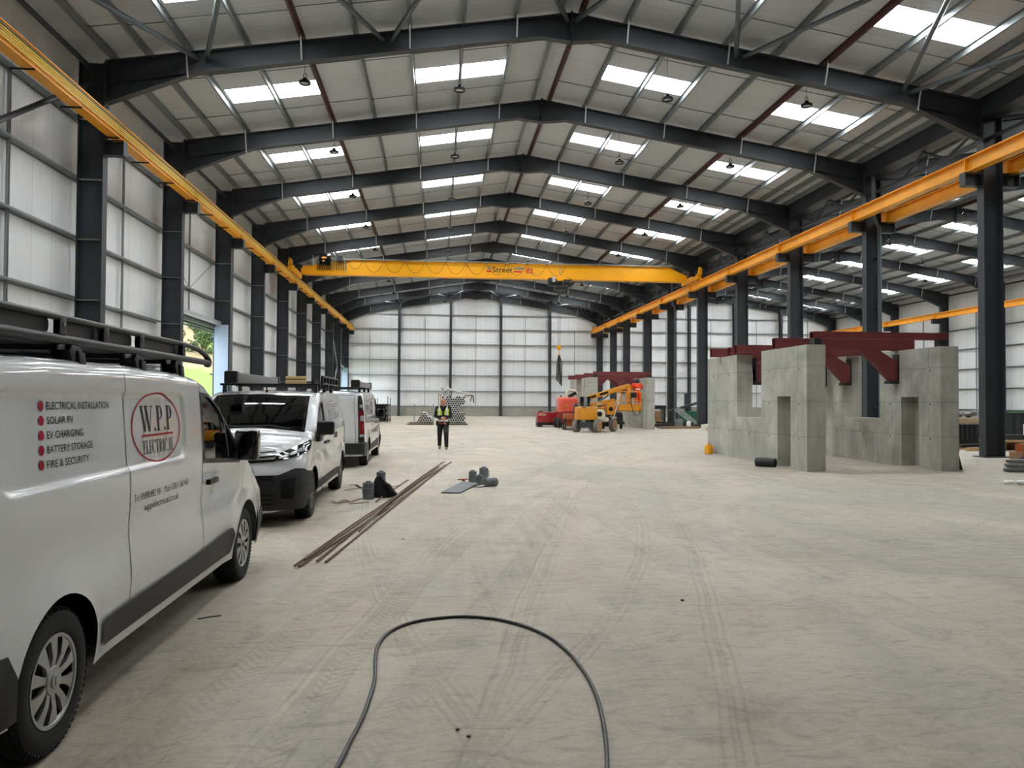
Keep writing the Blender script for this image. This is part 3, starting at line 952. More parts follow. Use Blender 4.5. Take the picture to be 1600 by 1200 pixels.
for j in range(ny+1):
    for i in range(nx+1):
        x = -10.62-70*(i/nx)**1.3; y = -20+200*j/ny
        gv.append((x, y, hill(x, y)))
for j in range(ny):
    for i in range(nx):
        k = j*(nx+1)+i
        gf.append((k, k+1, k+nx+2, k+nx+1))
mb = MB(); mb.add(gv, gf)
obj('ground', mb, M_GRASS, smooth=60, kind='structure', label='bright green and tan meadow bank seen through the open doorway', cat='ground')

M_BARK = mat('bark', (104, 88, 66), .9, var=.3, vscale=8)
LEAFM = [mat('leaf_green', (58, 80, 28), .7, var=.3, vscale=2), mat('leaf_cream', (116, 104, 70), .8, var=.2, vscale=2), mat('leaf_fresh', (86, 106, 36), .7, var=.25, vscale=2)]
def tree(x, y, h, rad, lm, label, n=4200):
    z0 = hill(x, y)-.1
    t = thing('meadow_tree', (x, y, z0), label=label, cat='tree', group='trees on the bank outside')
    tk = MB().tube([(0, 0, 0), (.1, 0, h*.3), (0, .1, h*.6), (.1, 0, h*.9)], [.22, .17, .1, .03], 8)
    for k in range(9):
        a = R.uniform(0, 2*PI); q = R.uniform(.3, .8)*h
        tk.tube([(0, 0, q), (math.cos(a)*rad*.4, math.sin(a)*rad*.4, q+h*.1), (math.cos(a)*rad*.8, math.sin(a)*rad*.8, q+h*.22)], [.07, .04, .015], 5)
    obj('trunk', tk, M_BARK, t, smooth=60)
    lf = MB()
    blobs = [(R.gauss(0, rad*.45), R.gauss(0, rad*.45), h*R.uniform(.12, .95), rad*R.uniform(.25, .45)) for _ in range(26)]
    for k in range(n):
        bx, by, bz, br = R.choice(blobs)
        d = Vector((R.gauss(0, 1), R.gauss(0, 1), R.gauss(0, 1))).normalized()*br*R.uniform(.6, 1)
        p = Vector((bx, by, bz))+d
        u = Vector((R.gauss(0, 1), R.gauss(0, 1), R.gauss(0, 1))).normalized(); v = u.orthogonal().normalized()
        s_ = R.uniform(.10, .2)
        lf.add([p-u*s_, p+v*s_*.6, p+u*s_, p-v*s_*.6], [(0, 1, 2, 3)])
    obj('foliage', lf, LEAFM[lm], t, kind='stuff')
    return t
tree(-29.5, 97, 6.5, 2.6, 0, 'green leafy tree in the middle of the view through the doorway')
tree(-37.5, 101, 7, 2.8, 1, 'tan tree at the column side of the view through the doorway')
tree(-23.5, 90, 6, 2.0, 2, 'fresh green bush tree at the far edge of the doorway view')
tree(-33.5, 112, 9, 3.2, 0, 'tall green tree behind the tan one outside the doorway')
tree(-13.4, 99, 8, 2.6, 2, 'fresh green tree outside the far doorway')

# ------------------------------------------------------------------ vans
M_PAINT = mat('white_paint', (226, 228, 229), .22, coat=1.0, spec=.5)
M_GLASS = glass_mat('tinted_glass', (.55, .6, .6), .02)
M_GLASSD = glass_mat('dark_tinted_glass', (.10, .11, .115), .02)
M_TRIM = mat('grey_black_trim', (28, 29, 31), .55, var=.08)
M_SILV = mat('wheel_silver', (172, 172, 170), .35, .35)
M_SEAM = mat('panel_gap', (52, 54, 56), .8)
M_DOT = mat('decal_red', (166, 8, 36), .6, spec=.2)
M_INK = mat('decal_black', (14, 14, 18), .6, spec=.2)
M_INKG = mat('decal_grey', (60, 62, 68), .6, spec=.2)
M_LAMPC = mat('lamp_clear', (110, 114, 118), .3, .2, coat=.5)
M_LAMPD = mat('lamp_smoked', (34, 35, 38), .1, .3, coat=1)
M_LAMPR = mat('lamp_red', (132, 14, 24), .15, coat=1)
M_SEAT = mat('seat_fabric', (30, 31, 34), .9)


def resample(P, step, closed=True):
    out = []
    n = len(P)
    for i in range(n if closed else n-1):
        a, b = np.array(P[i], float), np.array(P[(i+1) % n], float)
        k = max(1, int(math.ceil(np.linalg.norm(b-a)/step)))
        for q in range(k): out.append(tuple(a+(b-a)*q/k))
    if not closed: out.append(tuple(P[-1]))
    return out
def smooth_poly(P, r, n=4):
    """round the corners of a closed polygon"""
    out = []
    N = len(P)
    for i in range(N):
        p = np.array(P[i], float); a = np.array(P[i-1], float); b = np.array(P[(i+1) % N], float)
        ra = min(r, np.linalg.norm(a-p)*.45); rb = min(r, np.linalg.norm(b-p)*.45)
        s0 = p+(a-p)/np.linalg.norm(a-p)*ra; s1 = p+(b-p)/np.linalg.norm(b-p)*rb
        for q in range(n+1):
            t = q/n
            out.append(tuple((1-t)**2*s0+2*t*(1-t)*p+t*t*s1))
    return out
def seg_dist(P, L):
    P = np.asarray(P, float); L = np.asarray(L, float)
    d = np.full(len(P), 1e9)
    for a, b in zip(L[:-1], L[1:]):
        ab = b-a; q = max(1e-12, ab@ab)
        t = np.clip(((P-a)@ab)/q, 0, 1)
        d = np.minimum(d, np.linalg.norm(P-(a+t[:, None]*ab), axis=1))
    return d
def in_poly(P, poly):
    P = np.asarray(P, float); r = np.zeros(len(P), bool)
    poly = np.asarray(poly, float); n = len(poly)
    for i in range(n):
        x0, y0 = poly[i]; x1, y1 = poly[(i+1) % n]
        if y0 == y1: continue
        c_ = ((y0 > P[:, 1]) != (y1 > P[:, 1]))
        r ^= c_ & (P[:, 0] < (x1-x0)*(P[:, 1]-y0)/(y1-y0)+x0)
    return r
def cdt(outline, holes, step, extra=()):
    bl = [list(outline)]+[list(h) for h in holes]
    pts, edges = [], []
    for L in bl:
        o = len(pts); pts += L
        edges += [(o+i, o+(i+1) % len(L)) for i in range(len(L))]
    B = np.array(outline)
    lo, hi = B.min(0), B.max(0)
    G = [(x+(step*.5 if j % 2 else 0), y) for j, y in enumerate(np.arange(lo[1]+step/2, hi[1], step)) for x in np.arange(lo[0], hi[0], step)]
    G += list(extra)
    G = np.array(G) if len(G) else np.zeros((0, 2))
    if len(G):
        k = in_poly(G, outline)
        for h in holes: k &= ~in_poly(G, h)
        d = np.full(len(G), 1e9)
        for L in bl: d = np.minimum(d, seg_dist(G, L+[L[0]]))
        isx = np.zeros(len(G), bool)
        if len(extra): isx[-len(extra):] = True
        if len(extra):
            E_ = G[-len(extra):]
            k[:-len(extra)] &= np.array([np.min(np.hypot(E_[:, 0]-g_[0], E_[:, 1]-g_[1])) for g_ in G[:-len(extra)]]) > step*.5
        k &= np.where(isx, d > .006, d > step*.45)
        G = G[k]
    V = [Vector((p[0], p[1])) for p in pts]+[Vector((p[0], p[1])) for p in G]
    r = delaunay_2d_cdt(V, edges, [], 0, 1e-5)
    vv = np.array([(p[0], p[1]) for p in r[0]]); ff = [tuple(f) for f in r[2]]
    cen = np.array([vv[list(f)].mean(0) for f in ff])
    k = in_poly(cen, outline)
    for h in holes: k &= ~in_poly(cen, h)
    return vv, [f for f, q in zip(ff, k) if q]
def smst(x, a, b):
    t = np.clip((x-a)/(b-a), 0, 1); return t*t*(3-2*t)


class VanShape:
    def __init__(s, top, ws, W, tw, zb, H, wb, arch, R0, Rf, crown, recess=None, zsill=.28, groove=.018, flare=.02):
        s.top = resample(top, .05, False)
        s.T = np.array(s.top)
        s.ws, s.W, s.tw, s.zb, s.H, s.wb, s.arch, s.R0, s.Rf = ws, W, tw, zb, H, wb, arch, R0, Rf
        s.recess, s.groove, s.flare, s.crown = recess, groove, flare, crown
        # bottom with wheel arches
        bot = []
        zc = .343
        dz = zc-zsill
        for c0 in (0, -wb):
            a0 = math.asin(-dz/arch)
            bot += [(c0+arch*math.cos(a), zc+arch*math.sin(a)) for a in np.linspace(a0, PI-a0, 25)]
        s.outline = [tuple(p) for p in s.T]+[tuple(p) for p in resample([tuple(s.T[-1])]+bot+[tuple(s.T[0])], .1, False)[1:-1]]
    def w(s, P):
        P = np.atleast_2d(np.asarray(P, float)); l, z = P[:, 0], P[:, 1]
        w = np.full(len(P), s.W)
        w -= s.tw*np.clip((z-s.zb)/(s.H-s.zb), 0, 1.1)**1.6
        w -= .035*np.clip((.5-z)/.25, 0, 1)
        mid = smst(l, -s.wb-.6, -s.wb+.3)*(1-smst(l, -.5, .3))
        w -= s.groove*np.exp(-((z-.93)/.13)**2)
        w += .010*np.exp(-((z-.66)/.12)**2)*mid
        for c0 in (0, -s.wb):
            r = np.hypot(l-c0, z-.343)
            w += s.flare*np.exp(-(np.clip(r-s.arch, 0, 9)/.11)**2)*(z > .2)-s.flare*.5
        if s.recess:
            l0, l1, z0, z1, dp = s.recess
            dx = np.maximum(l0-l, l-l1)+.12; dy = np.maximum(z0-z, z-z1)+.12
            sd = np.where((dx > 0) & (dy > 0), np.hypot(np.maximum(dx, 0), np.maximum(dy, 0)), np.maximum(dx, dy))-.12
            w -= dp*smst(-sd, -.004, .040)
        d = seg_dist(P, s.T)
        Rl = s.R0+(s.Rf-s.R0)*smst(l, -.1, .75)*(1-.5*smst(z, 1.0, 1.25))
        q = 1-np.clip(d/Rl, 0, 1)
        w -= Rl*(1-np.sqrt(1-(.94*q)**2))*.9
        return w
    def build(s, windows):
        rings = []
        T = s.T
        tan = np.gradient(T, axis=0); nrm = np.stack([-tan[:, 1], tan[:, 0]], 1); nrm /= np.linalg.norm(nrm, axis=1)[:, None]
        # outward normal: away from the centre
        cen = np.array([-s.wb/2, 1.0])
        sg = np.sign(((T-cen)*nrm).sum(1)); sg[sg == 0] = 1
        nrm *= np.sign(np.median(sg)) if abs(np.median(sg)) > 0 else 1
        s.nrm = nrm
        for d in (.01, .022, .04, .06, .09, .13, .18):
            for p, n in zip(T, nrm):
                q = p-n*d
                rings.append(tuple(q))
        RG = np.array(rings)
        dd = seg_dist(RG, T)
        want = np.repeat([.01, .022, .04, .06, .09, .13, .18], len(T))
        rings = [tuple(p) for p, a, b in zip(RG, dd, want) if a > b*.85]
        if s.recess:
            l0, l1, z0, z1, dp = s.recess
            for off in (-.012, -.002, .008, .018, .028, .038, .05):
                rings += resample(smooth_poly([(l0+off, z0+off), (l1-off, z0+off), (l1-off, z1-off), (l0+off, z1-off)], .14, 10), .028)
        for c0 in (0, -s.wb):
            for rr in (.03, .07, .12, .18):
                rings += [(c0+(s.arch+rr)*math.cos(a), .343+(s.arch+rr)*math.sin(a)) for a in np.linspace(0, PI, 24)]
        vv, ff = cdt(s.outline, windows, .075, rings)
        ww = s.w(vv)
        mb = MB()
        for sd in (1, -1):
            mb.add([(sd*x, p[0], p[1]) for x, p in zip(ww, vv)], ff)
        # strip over the top, front and back
        s.U = np.linspace(-1, 1, 19)
        s.wT = s.w(T)
        s.cT = np.array([s.crown(p) for p in T])
        grid = []
        for u in s.U:
            k = (1-u*u)
            q = T+nrm*(s.cT*k)[:, None]
            grid.append(np.stack([u*s.wT, q[:, 0], q[:, 1]], 1))
        s.grid = np.array(grid)         # [u, t, 3]
        nU, nT = len(s.U), len(T)
        o = len(mb.v)
        glass = []
        fs = []
        for i in range(nU-1):
            for j in range(nT-1):
                um = abs(s.U[i]+s.U[i+1])/2
                lm = (T[j]+T[j+1])/2
                f = (i*nT+j, (i+1)*nT+j, (i+1)*nT+j+1, i*nT+j+1)
                if s.ws[0][0] < lm[0] < s.ws[1][0] and lm[1] > s.ws[1][1]-.02 and um < .93: glass.append(f)
                else: fs.append(f)
        V = [tuple(p) for row in s.grid for p in row]
        mb.add(V, fs)
        gl = MB(); gl.add(V, glass)
        return mb, gl
    def endpt(s, x, z, front=True):
        """length coordinate of the skin at cross position x, height z on the front or the back"""
        T = s.T
        i0 = int(np.argmax(T[:, 1] >= s.H-.03)) if not front else 0
        if front:
            k = np.where(T[:, 0] > s.ws[1][0]-.02)[0]
        else:
            k = np.arange(0, max(3, i0+1))
        u = x/np.maximum(s.wT[k], 1e-6)
        ok = np.abs(u) <= 1
        q = T[k]+s.nrm[k]*(s.cT[k]*np.clip(1-u*u, 0, 1))[:, None]
        zs, ls = q[:, 1], q[:, 0]
        best = None
        for a in range(len(k)-1):
            if ok[a] and ok[a+1] and (zs[a]-z)*(zs[a+1]-z) <= 0:
                t = (z-zs[a])/(zs[a+1]-zs[a]) if zs[a+1] != zs[a] else 0
                best = ls[a]+(ls[a+1]-ls[a])*t; break
        if best is not None: return best
        # round the corner on the side skin
        zo = T[k]
        j = int(np.argmin(np.abs(zo[:, 1]-z)))
        lo_ = zo[j, 0]
        dirn = -1 if front else 1
        a, b = 0.0, .7
        for _ in range(24):
            m_ = (a+b)/2
            if s.w([(lo_+dirn*m_, z)])[0] < abs(x): a = m_
            else: b = m_
        return lo_+dirn*(a+b)/2
    def side_patch(s, poly, sides, off=.003, step=.08, thick=0):
        vv, ff = cdt(resample(poly, step*.6), [], step)
        ww = s.w(vv)+off
        mb = MB()
        for sd in sides:
            mb.add([(sd*x, p[0], p[1]) for x, p in zip(ww, vv)], ff)
        return mb
    def end_patch(s, poly, off=.008, step=.06, front=True, mirror=True):
        vv, ff = cdt(resample(poly, step*.6), [], step)
        mb = MB()
        for sd in ((1, -1) if mirror else (1,)):
            v = []
            for p in vv:
                l = s.endpt(p[0], p[1], front)
                o = off if front else -off
                sx = off*max(0, abs(p[0])-.55*s.W)/(.45*s.W)
                v.append((sd*(p[0]+math.copysign(sx, p[0])), l+o, p[1]))
            mb.add(v, ff)
        return mb
    def side_line(s, pts, sides, wd=.007, off=.002):
        P = resample(pts, .05, False)
        A = np.array(P); t = np.gradient(A, axis=0); t /= np.linalg.norm(t, axis=1)[:, None]
        n = np.stack([-t[:, 1], t[:, 0]], 1)*wd/2
        mb = MB()
        for sd in sides:
            a = A+n; b = A-n
            wa, wb_ = s.w(a)+off, s.w(b)+off
            v = [(sd*x, p[0], p[1]) for x, p in zip(wa, a)]+[(sd*x, p[0], p[1]) for x, p in zip(wb_, b)]
            m_ = len(P)
            mb.add(v, [(i, i+1, m_+i+1, m_+i) for i in range(m_-1)])
        return mb
    def decal(s, mb2, l0, z0, dirn, side, off=.003):
        bm = bmesh.new()
        vs_ = [bm.verts.new((p[0], p[1], 0)) for p in mb2.v]
        for f in mb2.f:
            try: bm.faces.new([vs_[i] for i in f])
            except ValueError: pass
        bmesh.ops.triangulate(bm, faces=bm.faces)
        bm.verts.ensure_lookup_table(); bm.verts.index_update()
        P = np.array([(l0+dirn*v.co.x, z0+v.co.y) for v in bm.verts])
        ww = s.w(P)+off
        o = MB()
        o.add([(side*x, p[0], p[1]) for x, p in zip(ww, P)], [tuple(v.index for v in f.verts) for f in bm.faces])
        bm.free()
        return o


def wheel(parent, x, y, side, r=.343, wd=.215, hub=.215, spokes=10, style='trafic'):
    t = thing('wheel', (x, y, r))
    t.parent = parent
    h = wd/2
    prof = [(hub-.005, -h*.8), (hub+.02, -h), (r-.06, -h), (r-.02, -h*.92), (r, -h*.72)]
    for k in range(3):
        c0 = (-.42+.42*k)*wd*.8
        prof += [(r, c0-.012), (r-.01, c0-.009), (r-.01, c0+.009), (r, c0+.012)]
    prof += [(r, h*.72), (r-.02, h*.92), (r-.06, h), (hub+.03, h), (hub+.012, h*.93), (hub-.005, h*.8)]
    ty = MB().lathe(prof, 48, 'x', caps=False)
    # fine tread blocks on the shoulder
    tb = MB()
    for k in range(60):
        a = 2*PI*k/60
        ca, sa = math.cos(a), math.sin(a)
        tb.bar((h*.70, (r+.001)*ca, (r+.001)*sa), (h*.93, (r-.017)*ca, (r-.017)*sa), .018, .01, (0, ca, sa))
        tb.bar((-h*.70, (r+.001)*ca, (r+.001)*sa), (-h*.93, (r-.017)*ca, (r-.017)*sa), .018, .01, (0, ca, sa))
    obj('tyre', ty.join(tb), M_RUBBER, t, smooth=35)
    sx = side
    obj('rim', MB().lathe([(.03, sx*.03), (hub-.03, sx*.03), (hub-.012, sx*h*.86), (hub+.006, sx*h*.9), (hub+.012, sx*h*.95)], 40, 'x', caps=False).lathe([(.03, sx*.03), (hub-.02, sx*.035)], 30, 'x', caps=False), M_DARK if style == 'trafic' else M_TRIM, t, smooth=50)
    x0 = sx*h*.80
    hc = MB()
    hc.lathe([(hub-.016, x0+sx*.002), (hub-.01, x0+sx*.014), (hub+.004, x0+sx*.016), (hub+.008, x0+sx*.006)], 48, 'x', caps=False)
    hc.lathe([(.072, x0+sx*.004), (.066, x0+sx*.014), (.0, x0+sx*.016)], 32, 'x', caps=False)
    for k in range(spokes):
        a = 2*PI*(k+.5)/spokes
        d = 2*PI/spokes
        wi, wo = .34*d, (.30 if k % 2 else .24)*d
        V = []
        for rr, wa, xo in ((.060, wi*1.35, .006), (.12, wi*.72, .016), (hub-.03, wo*1.05, .012), (hub-.008, wo*1.15, .008)):
            sk = .10*(rr/hub)
            for q in (-1, 1):
                aa = a+q*wa+sk*0
                V.append((x0+sx*xo, rr*math.cos(aa), rr*math.sin(aa)))
            for q in (-1, 1):
                aa = a+q*wa*.8
                V.append((x0+sx*(xo-.02), rr*math.cos(aa), rr*math.sin(aa)))
        F = []
        for i in range(3):
            b = i*4
            F += [(b, b+1, b+5, b+4), (b, b+4, b+6, b+2), (b+1, b+3, b+7, b+5)]
        hc.add(V, F)
    obj('hubcap', hc, M_SILV if style == 'trafic' else mat('wheel_grey', (96, 97, 98), .5, .3), t, smooth=30)
    obj('hub_badge', MB().lathe([(.036, x0+sx*.012), (.034, x0+sx*.022), (0, x0+sx*.024)], 24, 'x', caps=False).box(x0+sx*.02, x0+sx*.027, -.010, .010, -.022, .022), M_SILV, t, smooth=40)
    return t


# serif letters for the oval badge: each a list of quads in a unit cell (height 1)
def serif(ch):
    T_, N_ = .17, .055      # thick and thin strokes
    q = MB()
    def r(x0, x1, y0, y1): q.add([(x0, y0, 0), (x1, y0, 0), (x1, y1, 0), (x0, y1, 0)], [(0, 1, 2, 3)])
    def dg(xa, ya, xb, yb, w_): q.add([(xa-w_/2, ya, 0), (xa+w_/2, ya, 0), (xb+w_/2, yb, 0), (xb-w_/2, yb, 0)], [(0, 1, 2, 3)])
    def arc(cx, cy_, rx, ry, a0, a1, t0, t1, n=14):
        for i in range(n):
            b0, b1 = a0+(a1-a0)*i/n, a0+(a1-a0)*(i+1)/n
            def th(b): return t0+(t1-t0)*abs(math.cos(b))
            V = []
            for b in (b0, b1):
                V += [(cx+rx*math.cos(b), cy_+ry*math.sin(b), 0), (cx+(rx-th(b))*math.cos(b), cy_+(ry-t0)*math.sin(b), 0)]
            q.add(V, [(0, 1, 3, 2)])
    def sf(x, y, w_=.15): r(x-w_, x+w_, y-.02, y+.02)
    if ch == 'W':
        dg(.12, 1, .42, 0, T_); dg(.42, 0, .66, 1, N_); dg(.58, 1, .88, 0, T_); dg(.88, 0, 1.16, 1, N_)
        sf(.12, .98, .17); sf(.62, .98, .17); sf(1.16, .98, .13); w_ = 1.3
    elif ch in 'PR':
        r(.12, .12+T_, 0, 1); sf(.2, .02, .17); r(.02, .42, .96, 1); r(.2, .40, .46, .5)
        arc(.38, .73, .30, .27, -PI/2, PI/2, N_, T_); w_ = .74
        if ch == 'R': dg(.40, .47, .72, 0, T_*.9); w_ = .84
    elif ch == '.':
        arc(.09, .07, .085, .075, 0, 2*PI, .07, .08); w_ = .22
    elif ch in 'EL':
        r(.12, .12+T_, 0, 1); r(.02, .62, 0, .045); r(.58, .63, 0, .24); w_ = .68
        if ch == 'E': r(.02, .6, .955, 1); r(.56, .61, .76, 1); r(.2, .46, .49, .535); r(.44, .48, .38, .64)
        else: r(.02, .4, .955, 1)
    elif ch == 'C':
        arc(.45, .5, .43, .5, .25*PI, 1.75*PI, N_, T_, 20); r(.72, .77, .66, .98); w_ = .84
    elif ch == 'T':
        r(.31, .31+T_, 0, 1); r(.0, .79, .955, 1); r(0, .05, .76, 1); r(.74, .79, .76, 1); sf(.395, .02, .17); w_ = .8
    elif ch == 'I':
        r(.12, .12+T_, 0, 1); sf(.205, .02, .17); sf(.205, .98, .17); w_ = .42
    elif ch == 'A':
        dg(.12, 0, .42, 1, N_); dg(.74, 0, .44, 1, T_); r(.22, .62, .34, .39); sf(.12, .02, .13); sf(.74, .02, .17); w_ = .88
    else: w_ = .3
    return q, w_
def serif_word(s_, width, height):
    q = MB(); x = 0
    for ch in s_:
        m_, w_ = serif(ch)
        q.add([(p[0]+x, p[1], 0) for p in m_.v], m_.f); x += w_+.06
    x -= .06
    q.v = [(p[0]*width/x, p[1]*height, 0) for p in q.v]
    return q
def ring2d(rx, ry, t, n=64):
    q = MB(); V = []
    for k in range(n):
        a = 2*PI*k/n
        V += [(rx*math.cos(a), ry*math.sin(a), 0), ((rx-t*1.5)*math.cos(a), (ry-t)*math.sin(a), 0)]
    return q.add(V, [(2*k, 2*k+1, (2*k+3) % (2*n), (2*k+2) % (2*n)) for k in range(n)])
def disc2d(r, n=28): return MB().add([(r*math.cos(2*PI*k/n), r*math.sin(2*PI*k/n), 0) for k in range(n)], [tuple(range(n))])

LINES = [('ELECTRICAL INSTALLATION', .68), ('SOLAR PV', .265), ('EV CHARGING', .365), ('BATTERY STORAGE', .47), ('FIRE & SECURITY', .43)]
def livery(S, parent, l_dots, z_top, dz, l_oval, z_oval, l_tel, z_tel, dirn, side, k=1.0):
    def D(name, m2, l, z, m): obj(name, S.decal(m2, l, z, dirn, side), m, parent)
    for i, (tx_, wd) in enumerate(LINES):
        z = z_top-i*dz
        D('red_dot', disc2d(.024*k), l_dots-dirn*.006*i, z, M_DOT)
        D('lettering', fit_text(tx_, wd*k, .036*k, .008), l_dots+dirn*(.05*k-.006*i), z-.018*k, M_INK)
    D('oval_ring', ring2d(.43*k, .228*k, .011*k), l_oval, z_oval, M_DOT)
    D('red_rule', MB().add([(0, 0, 0), (.56*k, 0, 0), (.56*k, .012*k, 0), (0, .012*k, 0)], [(0, 1, 2, 3)]), l_oval-dirn*.28*k, z_oval-.055*k, M_DOT)
    D('lettering', serif_word('W.P.P', .56*k, .165*k), l_oval-dirn*.28*k, z_oval-.025*k, M_INK)
    D('lettering', serif_word('ELECTRICAL', .54*k, .085*k), l_oval-dirn*.26*k, z_oval-.165*k, M_INK)
    if l_tel is not None:
        D('phone_lettering', fit_text('Tel: 01890 882 981   Mob: 07831 560 460', .98*k, .044*k), l_tel, z_tel, M_INKG)
        D('web_lettering', fit_text('wppelectrical.co.uk', .62*k, .046*k), l_tel+dirn*.17*k, z_tel-.075*k, M_INKG)


# ---- the panel van shape of the front and the third van
T_TOP = [(-4.42, .30), (-4.50, .42), (-4.52, .75), (-4.51, 1.2), (-4.48, 1.6), (-4.45, 1.76), (-4.40, 1.83), (-4.28, 1.868), (-3.6, 1.895), (-2.6, 1.90), (-1.9, 1.892), (-1.5, 1.875), (-1.25, 1.85),
         (-1.08, 1.81), (-.75, 1.64), (-.4, 1.43), (-.05, 1.22), (.05, 1.175), (.3, 1.11), (.55, 1.02), (.72, .93), (.80, .84), (.84, .70), (.87, .55), (.87, .42), (.83, .28), (.76, .22)]
def t_crown(p):
    l, z = p
    if l < -4.3: return .035
    if l < -1.3: return .035
    if l < -.05: return .035+.10*min(1, (l+1.3)/1.0)
    return .10 if z > .9 else .13
VT = VanShape(T_TOP, ((-1.16, 0), (-.09, 1.24)), .975, .055, 1.10, 1.90, 3.50, .405, .085, .26, t_crown, recess=(-4.02, -1.64, 1.262, 1.748, .022), groove=.010)
T_WIN = smooth_poly([(-1.255, 1.235), (-.30, 1.165), (-.36, 1.27), (-.60, 1.47), (-.88, 1.645), (-1.05, 1.71), (-1.245, 1.72)], .05)
T_WING = [(-1.285, 1.20), (-.22, 1.12), (-.22, 1.16), (-.34, 1.30), (-.58, 1.50), (-.87, 1.675), (-1.04, 1.74), (-1.285, 1.75)]


def cab(parent, l0, l1, zb, zt, w, seats, dash_l):
    """black bulkhead, seats, dashboard, wheel: what shows through the glass"""
    m_ = MB().box(-w, w, l0-.03, l0, .45, zt)
    obj('bulkhead', m_, M_BLACK, parent)
    for x in seats:
        s_ = obj('seat', MB().box(x-.24, x+.24, l0+.12, l0+.62, .55, .85), M_SEAT, parent, bevel=.05)
        obj('seat_back', MB().prism([(l0+.10, .8), (l0+.26, .8), (l0+.20, 1.38), (l0+.06, 1.38)], x-.23, x+.23, 'yz'), M_SEAT, s_, bevel=.03)
        obj('headrest', MB().box(x-.12, x+.12, l0+.06, l0+.16, 1.40, 1.58), M_SEAT, s_, bevel=.03)
    d = obj('dashboard', MB().prism([(dash_l-.55, .7), (dash_l, .75), (dash_l+.1, 1.12), (dash_l-.2, 1.16), (dash_l-.5, 1.05)], -w, w, 'yz'), M_SEAT, parent, bevel=.03)
    obj('cab_floor', MB().box(-w, w, l0, dash_l, .42, .5), M_DARK, parent)
    return d


